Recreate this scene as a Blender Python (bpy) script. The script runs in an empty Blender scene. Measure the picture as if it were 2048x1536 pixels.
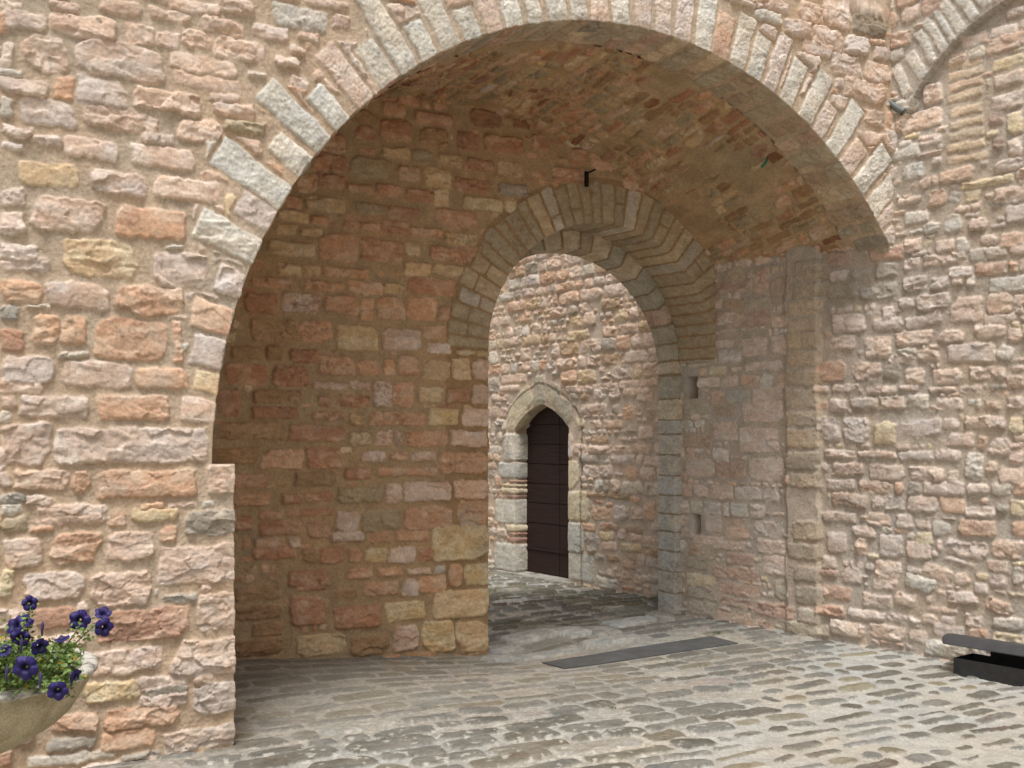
import bpy, math, random
import numpy as np

rnd = random.Random(7)
sc = bpy.context.scene
COL = sc.collection
F, U0, V0, EYE = 2100.0, 1024.0, 880.0, 1.6      # lens (px of a 2048 px frame), principal column, horizon row, eye height

# ------------------------------------------------------------------ noise
def _hash(ix, iy, seed):
    n = (ix.astype(np.int64) * 374761393 + iy.astype(np.int64) * 668265263 + seed * 144269504) & 0xffffffff
    n = ((n ^ (n >> 13)) * 1274126177) & 0xffffffff
    n = ((n ^ (n >> 16)) * 1103515245) & 0xffffffff
    n ^= n >> 15
    return (n & 0xffffff).astype(np.float32) / np.float32(0xffffff)

def vn(x, y, seed=0):
    fx, fy = np.floor(x), np.floor(y)
    tx, ty = (x - fx).astype(np.float32), (y - fy).astype(np.float32)
    ix, iy = fx.astype(np.int64), fy.astype(np.int64)
    tx = tx * tx * (3 - 2 * tx); ty = ty * ty * (3 - 2 * ty)
    a = _hash(ix, iy, seed); b = _hash(ix + 1, iy, seed)
    c = _hash(ix, iy + 1, seed); d = _hash(ix + 1, iy + 1, seed)
    return (a + (b - a) * tx) * (1 - ty) + (c + (d - c) * tx) * ty

def fbm(x, y, seed=0, oct=3):
    s = 0.0; a = 0.5; n = 0.0
    for k in range(oct):
        s = s + a * vn(x, y, seed + 17 * k); n += a
        x = x * 2.03 + 11.3; y = y * 2.03 + 5.7; a *= 0.5
    return s / n

def facet(x, y, seed=0):
    """broken-stone relief: every cell is a small tilted flat, edges are ledges"""
    fx, fy = np.floor(x), np.floor(y)
    best = np.full(x.shape, 9.0, np.float32); out = np.zeros(x.shape, np.float32)
    for j in (-1, 0, 1):
        for i in (-1, 0, 1):
            cx, cy = fx + i, fy + j
            ix, iy = cx.astype(np.int64), cy.astype(np.int64)
            dx = x - (cx + _hash(ix, iy, seed)); dy = y - (cy + _hash(ix, iy, seed + 1))
            d = dx * dx + dy * dy
            v = (_hash(ix, iy, seed + 2) - .5) * .8 + (_hash(ix, iy, seed + 3) - .5) * 1.1 * dx + (_hash(ix, iy, seed + 4) - .5) * 1.7 * dy
            m = d < best
            best = np.where(m, d, best); out = np.where(m, v, out)
    return out.astype(np.float32)

def sstep(a, b, x):
    t = np.clip((x - a) / (b - a), 0, 1)
    return t * t * (3 - 2 * t)

def lin(c, k=1.0):
    r = []
    for v in c:
        v = v / 255.0
        r.append(k * (v / 12.92 if v <= .04045 else ((v + .055) / 1.055) ** 2.4))
    return np.array(r, np.float32)

# ------------------------------------------------------------------ planes of the place
class Plane:
    def __init__(s, o, d, n):
        s.o = np.array(o, float); s.d = np.array(d, float) / np.hypot(*d); s.n = np.array(n, float) / np.hypot(*n)
    def uv(s, u, v):
        k = (u - U0) / F
        # o.x + a d.x = k (o.y + a d.y)
        a = (k * s.o[1] - s.o[0]) / (s.d[0] - k * s.d[1])
        Y = s.o[1] + a * s.d[1]
        return a, EYE + (V0 - v) / F * Y
    def pos(s, a, z, h=0.0):
        x = s.o[0] + a * s.d[0] + h * s.n[0]
        y = s.o[1] + a * s.d[1] + h * s.n[1]
        return np.stack([x, y, z + 0 * x], -1)

A = Plane((-1.44, 5.46), (.866, .5), (.5, -.866))
B = Plane((2.428, 8.521), (-.620, .785), (-.785, -.620))
C = Plane((1.847, 9.325), (-.883, -.469), (.469, -.883))
D = Plane((1.43, 10.5), (-.578, .816), (-.816, -.578))
NIN = -A.n                                  # into the passage
RA, TA, ZA = 2.82, 2.72, 1.48               # big arch on plane A
R1, S1, Z1 = 1.12, 1.19, 2.30               # inner arch on plane C
C2 = Plane(C.o + B.d * .41, C.d, C.n)
R2, Z2 = 1.066, 2.19

def circ_fit(pts):
    P = np.array(pts); M = np.c_[2 * P, np.ones(len(P))]
    r = np.linalg.lstsq(M, (P ** 2).sum(1), rcond=None)[0]
    return r[0], r[1], math.sqrt(r[2] + r[0] ** 2 + r[1] ** 2)
_p = [A.uv(*q) for q in [(432, 800), (455, 690), (480, 600), (520, 490), (560, 400), (610, 320), (680, 240), (760, 170), (850, 120), (950, 75),
      (1050, 45), (1130, 36), (1200, 40), (1300, 57), (1400, 92), (1500, 148), (1600, 232), (1680, 322), (1730, 395), (1775, 475)]]
TA, ZA_c, RA = circ_fit(_p)
ZA = A.uv(440, 928)[1]

# ------------------------------------------------------------------ stones
PAL = {  # colour in even daylight, second tint of the same stone
    'P': ((210, 180, 160), (224, 204, 190)), 'L': ((200, 181, 170), (220, 206, 196)), 'W': ((216, 210, 197), (192, 185, 171)),
    'O': ((204, 155, 121), (214, 180, 152)), 'R': ((172, 119, 92), (196, 156, 130)), 'Y': ((202, 174, 134), (218, 198, 162)),
    'G': ((142, 140, 132), (166, 161, 150)), 'K': ((222, 204, 164), (204, 176, 126)), 'H': ((168, 156, 128), (150, 134, 104)),
    'D': ((150, 118, 84), (172, 138, 104)), 'E': ((120, 72, 50), (152, 100, 72)), 'M': ((112, 106, 92), (140, 132, 118)),
    'B': ((160, 84, 56), (186, 116, 84)),
}
class Stone:
    __slots__ = ('cx', 'cy', 'hw', 'hh', 'rot', 'rr', 'cuts', 'col', 'col2', 'proud', 'rough', 'skew', 'fine')
def stone(cx, cy, hw, hh, key, rot=0.0, proud=.019, rough=1.0, rnd_=None, cut=.5, rr=None, jit=.12, fine=0.0, tone=1.0, skew=None):
    q = rnd_ or rnd
    s = Stone(); s.cx, s.cy, s.hw, s.hh, s.rot = cx, cy, hw, hh, rot
    m = min(hw, hh)
    s.rr = m * q.uniform(.15, .45) if rr is None else m * rr
    s.skew = q.uniform(-.12, .12) if skew is None else skew
    s.cuts = []
    for sx in (-1, 1):
        for sy in (-1, 1):
            if q.random() < .7:
                th = math.radians(q.uniform(20, 70)); c, n = math.cos(th), math.sin(th)
                s.cuts.append((sx * c, sy * n, hw * c + hh * n - q.uniform(.1, 1.0) * cut * m))
    a, b = PAL[key]; f = 1 + q.uniform(-jit, jit)
    w = q.uniform(-.04, .04)
    t = np.array([1 + w, 1, 1 - w], np.float32)
    s.col = lin(a) * f * t * tone; s.col2 = lin(b) * f * t * tone
    s.proud = proud * q.uniform(.6, 1.3); s.rough = rough * q.uniform(.3, 1.4); s.fine = fine
    return s

def trace(plane, u0, v0, sc_, text, **kw):
    out = []
    for tok in text.replace('\n', ';').split(';'):
        f = tok.split()
        if len(f) < 5: continue
        x0, y0, x1, y1 = (float(v) for v in f[:4])
        ua, ub, va, vb = u0 + x0 / sc_, u0 + x1 / sc_, v0 + y0 / sc_, v0 + y1 / sc_
        um, vm = (ua + ub) / 2, (va + vb) / 2
        cx, cz = plane.uv(um, vm)
        hw = abs(plane.uv(ua, vm)[0] - plane.uv(ub, vm)[0]) / 2
        hh = abs(plane.uv(um, va)[1] - plane.uv(um, vb)[1]) / 2
        k = dict(kw)
        if len(f) > 5: k['rot'] = math.radians(float(f[5]))
        if f[4] in 'WK' and 'fine' not in k: k['fine'] = .5
        out.append(stone(cx, cz, hw * .985, hh * .97, f[4], **k))
    return out

def unify(stones, rgb, k, tone=1.0):
    c = lin(rgb)
    for s in stones: s.col = (s.col * (1 - k) + c * k) * tone; s.col2 = (s.col2 * (1 - k) + c * k) * tone

def fill(have, xr, yr, ch, ln, pal, keep=1.0, gap=.02, skip=None, seed=1, tol=.012, **kw):
    q = random.Random(seed); out = []
    bx = [(s.cx, s.cy, s.hw, s.hh) for s in have]
    arr = np.array(bx) if bx else np.zeros((0, 4))
    y = yr[0]; keys = list(pal); wts = [pal[k] for k in keys]
    while y < yr[1]:
        h = q.uniform(*ch); x = xr[0] - q.uniform(0, ln[1])
        drift = q.uniform(-.015, .015)
        while x < xr[1]:
            l = q.uniform(*ln)
            if q.random() < .18: l *= .5
            hh = (h - gap * q.uniform(.6, 1.5)) / 2; hw = (l - gap * q.uniform(.6, 1.8)) / 2
            n = 2 if (h > .17 and q.random() < .3) else 1
            for k in range(n):
                H = hh / n - (gap * .3 if n > 1 else 0)
                cx, cy = x + l / 2, y + h / 2 + (k - (n - 1) / 2) * h / n + drift * math.sin(x * 2)
                key = q.choices(keys, wts)[0]; st = None
                if q.random() < keep and not (skip and skip(cx, cy, hw, H)):
                    ok = True
                    if len(arr):
                        ok = not np.any((np.abs(arr[:, 0] - cx) < arr[:, 2] + hw - tol) & (np.abs(arr[:, 1] - cy) < arr[:, 3] + H - tol))
                    if ok: st = stone(cx, cy, hw, H, key, rot=q.uniform(-.05, .05), rnd_=q, **kw)
                if st: out.append(st)
            x += l
        y += h
    return out

def eval_stones(X, Y, stones, seed=1, warp=.010, wf=1.0):
    """signed distance to, and index of, the nearest stone outline for points X, Y"""
    wx = X + warp * 2 * (fbm(X * 9 * wf, Y * 9 * wf, seed, 2) - .5) + warp * (vn(X * 38 * wf, Y * 38 * wf, seed + 5) - .5)
    wy = Y + warp * 2 * (fbm(X * 9 * wf, Y * 9 * wf, seed + 31, 2) - .5) + warp * (vn(X * 38 * wf, Y * 38 * wf, seed + 36) - .5)
    best = np.full(X.shape, 1.0, np.float32); idx = np.full(X.shape, -1, np.int32)
    order = np.argsort(wx, kind='stable'); xs = wx[order]; ys = wy[order]
    for i, s in enumerate(stones):
        c, n = math.cos(s.rot), math.sin(s.rot)
        ex = abs(c) * s.hw + abs(n) * s.hh + .06 + abs(s.skew) * s.hh; ey = abs(n) * s.hw + abs(c) * s.hh + .06
        lo, hi = np.searchsorted(xs, (s.cx - ex, s.cx + ex))
        if hi <= lo: continue
        m = np.abs(ys[lo:hi] - s.cy) < ey
        if not m.any(): continue
        dx = xs[lo:hi][m] - s.cx; dy = ys[lo:hi][m] - s.cy; o = order[lo:hi][m]
        lx = c * dx + n * dy; ly = -n * dx + c * dy
        lx = lx + s.skew * ly
        qx = np.abs(lx) - s.hw + s.rr; qy = np.abs(ly) - s.hh + s.rr
        d = np.hypot(np.maximum(qx, 0), np.maximum(qy, 0)) + np.minimum(np.maximum(qx, qy), 0) - s.rr
        for (a, b, off) in s.cuts: d = np.maximum(d, a * lx + b * ly - off)
        t = d < best[o]
        best[o[t]] = d[t]; idx[o[t]] = i
    return best, idx

def relief(X, Y, d, idx, stones, mortar, seed=1, edge=.009, fscale=(7.5, 14), famp=.013, m_amp=.003, mortar_rise=.25, tint=1.0):
    """height above the mortar plane and colour"""
    n = len(stones)
    if n == 0:
        d = np.full(X.shape, 1.0, np.float32); idx = np.full(X.shape, -1, np.int32)
    PR = np.array([s.proud for s in stones] + [0], np.float32); RO = np.array([s.rough for s in stones] + [0], np.float32)
    FI = np.array([s.fine for s in stones] + [0], np.float32)
    MI = np.array([min(s.hw, s.hh) for s in stones] + [.1], np.float32)
    CA = np.array([s.col for s in stones] + [mortar], np.float32); CB = np.array([s.col2 for s in stones] + [mortar], np.float32)
    SD = np.array([(s.cx * 3.7 + s.cy * 5.1) % 1 * 40 for s in stones] + [0], np.float32)
    sid = np.where(idx < 0, n, idx)
    off = SD[sid]
    e = sstep(0.0, 1.0, np.clip(-d / edge + .15, 0, 1))
    ins = d < .004
    body = np.clip(-d / (MI[sid] * 1.05), 0, 1); body = 1 - (1 - body) ** 2
    wx = X + .02 * (vn(X * 21, Y * 21, seed + 51) - .5); wy = Y + .02 * (vn(X * 21, Y * 21, seed + 52) - .5)
    f1 = facet(wx * fscale[0] + off, wy * fscale[1] + off * .7, seed + 60)
    f2 = facet(wx * fscale[0] * 2.7 + off, wy * fscale[1] * 2.4 + off, seed + 70)
    f3 = fbm(X * 60 + off, Y * 75, seed + 80, 2) - .5
    f4 = vn(X * 130, Y * 130, seed + 84) - .5
    ro = RO[sid]; fi = FI[sid]
    rough = famp * 1.3 * ro * (1 - .75 * fi) * (f1 * 1.0 + f2 * .34) + .0045 * ro * f3 + .006 * (fi + .25 * ro) * f4
    h_st = PR[sid] * (.76 + .24 * body) + rough
    mn = fbm(X * 14, Y * 14, seed + 90, 3)
    m_h = m_amp * 3 * (mn - .5) + .0035 * (vn(X * 95, Y * 95, seed + 91) - .5)
    rise = np.exp(-np.clip(d, 0, 1) / .03) * mortar_rise * .012
    h = np.where(ins, m_h * (1 - e) + rise * (1 - e) + e * np.maximum(h_st, m_h - .006), m_h + rise)
    # colour
    mt = sstep(.42, .68, fbm(X * 10 + off, Y * 17 + off, seed + 100, 3))[..., None]
    cs = CA[sid] * (1 - mt) + CB[sid] * mt
    v = .80 + .40 * fbm(X * 24 + off, Y * 40, seed + 110, 3)
    pit = 1 - .28 * sstep(.66, .80, fbm(X * 45 + off, Y * 60, seed + 115, 2)) * (.4 + .6 * fi)
    hue = (fbm(X * 5 + off, Y * 8, seed + 117, 2) - .5)[..., None] * np.array([.10, 0, -.14], np.float32)
    cs = cs * (v * pit)[..., None] * (1 + hue)
    rust = (sstep(.66, .76, fbm(X * 1.9, Y * 2.6, seed + 130, 2)) * sstep(.50, .62, fbm(X * 55, Y * 60, seed + 131, 2)))[..., None] * .35
    cs = cs * (1 - rust) + lin((120, 70, 52)) * rust
    gry = (sstep(.60, .78, fbm(X * 1.3, Y * 1.0, seed + 133, 3)) * sstep(.40, .62, fbm(X * 9, Y * 6, seed + 134, 3)))[..., None] * .30
    cs = cs * (1 - gry) + lin((150, 145, 132)) * gry
    g = .90 + .20 * vn(X * 160, Y * 160, seed + 120)
    cm = np.asarray(mortar, np.float32) * (.80 + .40 * mn)[..., None] * g[..., None] * (1 + (fbm(X * 2.2, Y * 2.2, seed + 121, 2) - .5)[..., None] * np.array([.16, 0, -.18], np.float32))
    k = np.where(ins, sstep(.0, .45, np.clip(-d / edge + .15, 0, 1)), 0)[..., None]
    col = cm * (1 - k) + cs * k
    return h.astype(np.float32), (col * tint).astype(np.float32)

# ------------------------------------------------------------------ mesh collection
class Acc:
    def __init__(s): s.v, s.f, s.c, s.n = [], [], [], 0
    def add(s, V, Q, Cc):
        used = np.unique(Q); remap = np.full(len(V), -1, np.int64); remap[used] = np.arange(len(used))
        s.v.append(V[used]); s.c.append(Cc[used]); s.f.append(remap[Q] + s.n); s.n += len(used)
    def build(s, name, mat, parent=None):
        V = np.concatenate(s.v).astype(np.float32); Q = np.concatenate(s.f).astype(np.int32); Cc = np.concatenate(s.c).astype(np.float32)
        return mesh_np(name, V, Q, Cc, mat, parent)

def mesh_np(name, V, Q, Cc, mat, parent=None):
    me = bpy.data.meshes.new(name)
    me.vertices.add(len(V)); me.vertices.foreach_set('co', V.ravel())
    k = Q.shape[1]
    me.loops.add(Q.size); me.loops.foreach_set('vertex_index', Q.ravel())
    me.polygons.add(len(Q)); me.polygons.foreach_set('loop_start', np.arange(0, Q.size, k, dtype=np.int32))
    me.polygons.foreach_set('use_smooth', np.ones(len(Q), bool))
    me.update(calc_edges=True)
    at = me.color_attributes.new('Col', 'FLOAT_COLOR', 'POINT')
    rgba = np.ones((len(V), 4), np.float32); rgba[:, :3] = Cc
    at.data.foreach_set('color', rgba.ravel())
    me.materials.append(mat)
    o = bpy.data.objects.new(name, me); COL.objects.link(o)
    if parent: o.parent = parent
    return o

def grid_quads(na, nb):
    i = np.arange(na - 1)[:, None] * nb + np.arange(nb - 1)[None, :]
    return np.stack([i, i + nb, i + nb + 1, i + 1], -1).reshape(-1, 4)

def steps(*segs):
    """steps((a, b, n)...) joined into one coordinate list"""
    out = []
    for (a, b, st) in segs:
        n = max(2, int(round(abs(b - a) / st)) + 1); l = np.linspace(a, b, n)
        out.append(l if not out else l[1:])
    return np.concatenate(out)

def empty(name, loc=(0, 0, 0), **props):
    o = bpy.data.objects.new(name, None); COL.objects.link(o); o.location = loc
    for k, v in props.items(): o[k] = v
    return o
def tag(o, **props):
    for k, v in props.items(): o[k] = v
    return o
def rebase(root):
    """children were built in world space: keep them there under an Empty that has a location"""
    for ch in root.children: ch.matrix_parent_inverse = root.matrix_basis.inverted()

# ------------------------------------------------------------------ materials
def nodes(name):
    m = bpy.data.materials.new(name); m.use_nodes = True
    nt = m.node_tree; b = nt.nodes['Principled BSDF']
    return m, nt, b
def masonry_mat(name, bump=.5, rough=.93):
    m, nt, b = nodes(name); N, L = nt.nodes.new, nt.links.new
    at = N('ShaderNodeAttribute'); at.attribute_name = 'Col'
    tc = N('ShaderNodeTexCoord')
    n1 = N('ShaderNodeTexNoise'); n1.inputs['Scale'].default_value = 55; n1.inputs['Detail'].default_value = 6; n1.inputs['Roughness'].default_value = .65
    n2 = N('ShaderNodeTexNoise'); n2.inputs['Scale'].default_value = 240; n2.inputs['Detail'].default_value = 3
    L(tc.outputs['Object'], n1.inputs['Vector']); L(tc.outputs['Object'], n2.inputs['Vector'])
    mr = N('ShaderNodeMapRange'); mr.inputs['From Min'].default_value = .3; mr.inputs['From Max'].default_value = .7; mr.inputs['To Min'].default_value = .80; mr.inputs['To Max'].default_value = 1.18
    L(n1.outputs['Fac'], mr.inputs['Value'])
    mr2 = N('ShaderNodeMapRange'); mr2.inputs['From Min'].default_value = .3; mr2.inputs['From Max'].default_value = .7; mr2.inputs['To Min'].default_value = .88; mr2.inputs['To Max'].default_value = 1.10
    L(n2.outputs['Fac'], mr2.inputs['Value'])
    mu = N('ShaderNodeMath'); mu.operation = 'MULTIPLY'; L(mr.outputs[0], mu.inputs[0]); L(mr2.outputs[0], mu.inputs[1])
    vm = N('ShaderNodeVectorMath'); vm.operation = 'SCALE'; L(at.outputs['Color'], vm.inputs[0]); L(mu.outputs[0], vm.inputs['Scale'])
    L(vm.outputs[0], b.inputs['Base Color'])
    b.inputs['Roughness'].default_value = rough; b.inputs['Specular IOR Level'].default_value = .25
    ad = N('ShaderNodeMath'); ad.operation = 'MULTIPLY_ADD'; L(n2.outputs['Fac'], ad.inputs[0]); ad.inputs[1].default_value = .35; L(n1.outputs['Fac'], ad.inputs[2])
    bp = N('ShaderNodeBump'); bp.inputs['Strength'].default_value = bump; bp.inputs['Distance'].default_value = .012
    L(ad.outputs[0], bp.inputs['Height']); L(bp.outputs[0], b.inputs['Normal'])
    return m
M_ST = masonry_mat('stone_masonry', .55)
M_GR = masonry_mat('cobbled_paving', .4, .9)
def plain(name, rgb, rough=.6, metal=0.0, noise=.15, scale=30, bump=.15, spec=.4):
    m, nt, b = nodes(name); N, L = nt.nodes.new, nt.links.new
    tc = N('ShaderNodeTexCoord'); n1 = N('ShaderNodeTexNoise'); n1.inputs['Scale'].default_value = scale; n1.inputs['Detail'].default_value = 6
    L(tc.outputs['Object'], n1.inputs['Vector'])
    mr = N('ShaderNodeMapRange'); mr.inputs['From Min'].default_value = .3; mr.inputs['From Max'].default_value = .7
    mr.inputs['To Min'].default_value = 1 - noise; mr.inputs['To Max'].default_value = 1 + noise
    L(n1.outputs['Fac'], mr.inputs['Value'])
    vm = N('ShaderNodeVectorMath'); vm.operation = 'SCALE'; vm.inputs[0].default_value = tuple(float(x) for x in rgb)[:3]; L(mr.outputs[0], vm.inputs['Scale'])
    L(vm.outputs[0], b.inputs['Base Color']); b.inputs['Roughness'].default_value = rough; b.inputs['Metallic'].default_value = metal
    b.inputs['Specular IOR Level'].default_value = spec
    bp = N('ShaderNodeBump'); bp.inputs['Strength'].default_value = bump; bp.inputs['Distance'].default_value = .006
    L(n1.outputs['Fac'], bp.inputs['Height']); L(bp.outputs[0], b.inputs['Normal'])
    return m

# ------------------------------------------------------------------ ground height
_GP = np.array([(-1.44, 5.46, 0), (-1.946, 7.31, .068), (-.19, 8.24, -.088), (1.85, 9.3, 0), (2.94, 8.06, 0), (1.45, 9.56, 0), (1.43, 10.5, 0),
                (-.27, 12.9, 0), (3.2, 5, 0), (0, 3.6, 0), (-3.5, 4, 0), (.6, 6.4, 0), (-1, 6.4, .02), (2.6, 8.5, 0), (.6, 8.95, -.02), (6, 2, 0), (-8, 2, 0), (0, -6, 0), (8, 12, 0), (-6, 12, 0)])
_GPL = list(_GP)
for _u in (520, 580, 650, 720, 800, 880, 940):
    _a, _z = C.uv(_u, 1320 - (_u - 465) / 51)
    _q3 = C.pos(np.array(_a), np.array(_z)); _GPL.append((float(_q3[0]), float(_q3[1]), float(_z)))
def gz(x, y):
    x = np.asarray(x, float); y = np.asarray(y, float)
    w = 0; s = 0
    for (px, py, pz) in _GPL:
        k = 1 / ((x - px) ** 2 + (y - py) ** 2 + .02) ** 1.6
        w = w + k; s = s + k * pz
    return s / w
def ground_uv(u, v, z=0.0):
    Y = (EYE - z) * F / (v - V0)
    return (u - U0) / F * Y, Y

# ------------------------------------------------------------------ generic sheets
def unit(v): return v / np.maximum(np.linalg.norm(v, axis=-1, keepdims=True), 1e-9)
def d3(plane_d, z): return np.array([plane_d[0], plane_d[1], z])

def flat_sheet(accs, plane, a, z, S, mortar, keep=None, drop=None, offset=None, split=None, bend=None, seed=1, warp=.010, wf=1.0, extra=None, **rk):
    """a rectangular piece of wall; keep(X,Z)->bool per vertex, split(X,Z,idx)->part number, bend: (a_edge, inward, side)"""
    na, nz = len(a), len(z)
    X, Z = (g.ravel().astype(np.float32) for g in np.meshgrid(a, z, indexing='ij'))
    Q = grid_quads(na, nz)
    if keep is not None:
        k = keep(X, Z); Q = Q[k[Q].all(1)]
    use = np.unique(Q); rm = np.full(len(X), -1, np.int64); rm[use] = np.arange(len(use)); Q = rm[Q]; X = X[use]; Z = Z[use]
    d, i = eval_stones(X, Z, S, seed, warp, wf)
    if extra is not None: d = extra(X, Z, d, i)
    h, c = relief(X, Z, d, i, S, mortar, seed, **rk)
    if drop is not None: h = h - drop(X, Z)
    if offset is not None:
        off = offset(X, Z)
        if isinstance(off, tuple): h = h * off[2] + off[0]; c = c * off[1][:, None]
        else: h = h + off
    n = np.broadcast_to(d3(plane.n, 0), (len(X), 3)).copy()
    if bend is None:
        V = plane.pos(X, Z)
    else:
        ae, inward, side = bend
        t = (X - ae) * side                       # >0 past the arris
        V = plane.pos(np.where(t > 0, ae, X), Z)
        V[:, :2] += np.maximum(t, 0)[:, None] * inward
        w = sstep(-.014, .014, t)[:, None]; h = h * (1 - .55 * sstep(-.05, .0, t))
        n = unit(n * (1 - w) + w * d3(plane.d * side, 0))
    V = V + n * h[:, None]
    part = split(X, Z, i) if split else np.zeros(len(X), int)
    pq = part[Q].min(1)
    for p, acc in enumerate(accs):
        m = pq == p
        if m.any(): acc.add(V, Q[m], c)

def path_sheet(accs, plane, P, O, Lc, b, S1, S2, mortar, inward, part_fn=None, seed=1, warp=.010, clear=.02, drop=None, tone=None, **rk):
    """wall round an opening: P (n,2) edge points, O (n,2) outward directions, Lc running length, b: <0 into the reveal, >0 on the face"""
    n, m = len(P), len(b)
    Li = np.repeat(Lc, m).astype(np.float32); Bi = np.tile(b, n).astype(np.float32)
    Px = np.repeat(P[:, 0], m); Pz = np.repeat(P[:, 1], m); Ox = np.repeat(O[:, 0], m); Oz = np.repeat(O[:, 1], m)
    X = (Px + Ox * Bi).astype(np.float32); Z = (Pz + Oz * Bi).astype(np.float32)
    d1, i1 = eval_stones(Li, Bi, S1, seed, warp * .7)
    if S2:
        d2, i2 = eval_stones(X, Z, S2, seed, warp)
        d2 = np.maximum(d2, clear - d1)
        i2 = np.where(i2 >= 0, i2 + len(S1), i2)
        first = d1 < d2; d = np.where(first, d1, d2); i = np.where(first, i1, i2)
    else: d, i = d1, i1
    h, c = relief(X, Z, d, i, S1 + S2, mortar, seed, **rk)
    if drop is not None: h = h - drop(Li, Bi)
    if tone is not None: c = c * tone(X, Z, Bi)[:, None]
    h = h * (1 - .55 * sstep(.05, .0, np.abs(Bi)))
    bp = np.maximum(Bi, 0)
    V = plane.pos(Px + Ox * bp, Pz + Oz * bp)
    V += np.maximum(-Bi, 0)[:, None] * np.asarray(inward)
    nf = d3(plane.n, 0); ni = -(Ox[:, None] * d3(plane.d, 0) + Oz[:, None] * np.array([0, 0, 1.0]))
    w = sstep(-.016, .016, -Bi)[:, None]
    nn = unit(nf * (1 - w) + ni * w)
    V = V + nn * h[:, None]
    Q = grid_quads(n, m)
    part = part_fn(Li, Bi, d1) if part_fn else np.zeros(len(Bi), int)
    pq = part[Q].min(1)
    for p, acc in enumerate(accs):
        k = pq == p
        if k.any(): acc.add(V, Q[k], c)

# ================================================================== GATEHOUSE: front wall with the great arch (plane A)
MORT_A = lin((198, 176, 151))
AJ = A.uv(467, 1200)[0]
sA = []
sA += trace(A, 0, 0, 2.926, """290 0 480 70 P;580 0 830 100 P;10 60 270 180 L;280 85 690 225 P;870 50 1110 130 P;980 0 1285 75 P;1290 0 1490 90 P;1590 40 1920 175 W;1780 0 2048 50 P;0 0 130 50 P
1170 115 1425 205 P;740 135 900 260 P;905 180 1050 285 P;1060 185 1240 300 P;1245 225 1545 350 P;1465 140 1690 230 P;1750 185 1860 245 P;1945 95 2048 180 P;0 240 70 400 L;120 210 400 420 P
440 240 970 465 P;1000 335 1400 430 P;1015 440 1420 520 P;1450 415 1560 460 P;0 400 125 440 W;0 455 290 560 L;315 450 435 580 O;445 460 760 630 L;790 525 1190 660 P;1230 545 1410 600 P
1250 605 1500 695 P;0 565 75 690 W;115 575 440 740 L;490 645 930 765 P;1040 705 1310 835 P;1310 710 1560 780 H;1340 800 1530 895 P;0 735 190 805 L;0 825 150 880 L;200 800 370 870 P
380 810 690 940 P;760 850 1145 985 P;830 775 1030 840 L;110 955 460 1095 Y;540 1005 850 1150 P;890 1040 1290 1180 P;1120 1195 1310 1290 P;0 1085 150 1210 L;190 1165 610 1355 P;0 1240 150 1385 P
680 1215 1085 1400 O;0 1430 220 1536 L;1315 1140 1385 1330 Y;960 1440 1070 1465 W;1690 270 1780 330 P;1600 330 1750 400 P;1690 450 1800 520 P""")
sA += trace(A, 0, 500, 2.926, """0 40 290 130 L;365 -60 825 160 Y;900 20 1210 215 L;0 175 255 310 O;270 185 640 345 P;668 205 1088 380 O;0 318 125 405 G;165 320 290 350 W;195 380 345 560 O;350 385 505 560 O
0 450 150 600 R;335 597 525 635 W;565 397 985 650 O;1012 420 1075 660 O;0 615 325 790 L;360 655 780 815 P;800 685 1105 815 O;115 855 515 990 L;0 860 85 935 P;0 945 70 1000 W
570 842 1000 1000 O;330 1035 1238 1250 L;0 1010 300 1262 P;80 1277 415 1408 P;425 1280 530 1410 O;575 1282 1158 1448 O;1220 1250 1560 1420 P;0 1300 60 1390 P;0 1430 150 1500 G;150 1437 295 1503 P""", cut=.45)
sA += trace(A, 0, 1010, 2.92, """0 0 150 62 W;0 70 165 165 H;210 -15 640 122 P;168 122 318 163 O;638 42 742 122 O;770 12 1040 92 K;1085 20 1560 168 G;25 192 258 368 P;303 162 578 350 O;625 142 898 328 P;938 118 1042 218 O
922 222 1560 458 P;138 392 500 553 L;535 388 882 588 P;948 515 1138 573 G;1148 502 1500 733 P;0 372 80 550 K;190 592 430 720 R;440 562 518 620 P;560 595 1118 795 R;-60 600 170 720 P;-60 760 150 930 O;200 750 500 830 P
460 842 958 988 P;1002 772 1560 988 P;482 1022 818 1148 K;852 1042 1093 1108 G;1125 1022 1560 1203 L;602 1165 1048 1298 O;292 1218 568 1328 O;962 1275 1560 1412 L;288 1357 553 1428 G;578 1312 918 1423 O
160 1440 685 1510 W;0 1425 80 1530 R;700 1445 950 1500 G;-60 1000 200 1130 P;-60 1170 230 1300 O;-60 1310 200 1400 L;1000 1430 1560 1520 P""", cut=.45)
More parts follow.
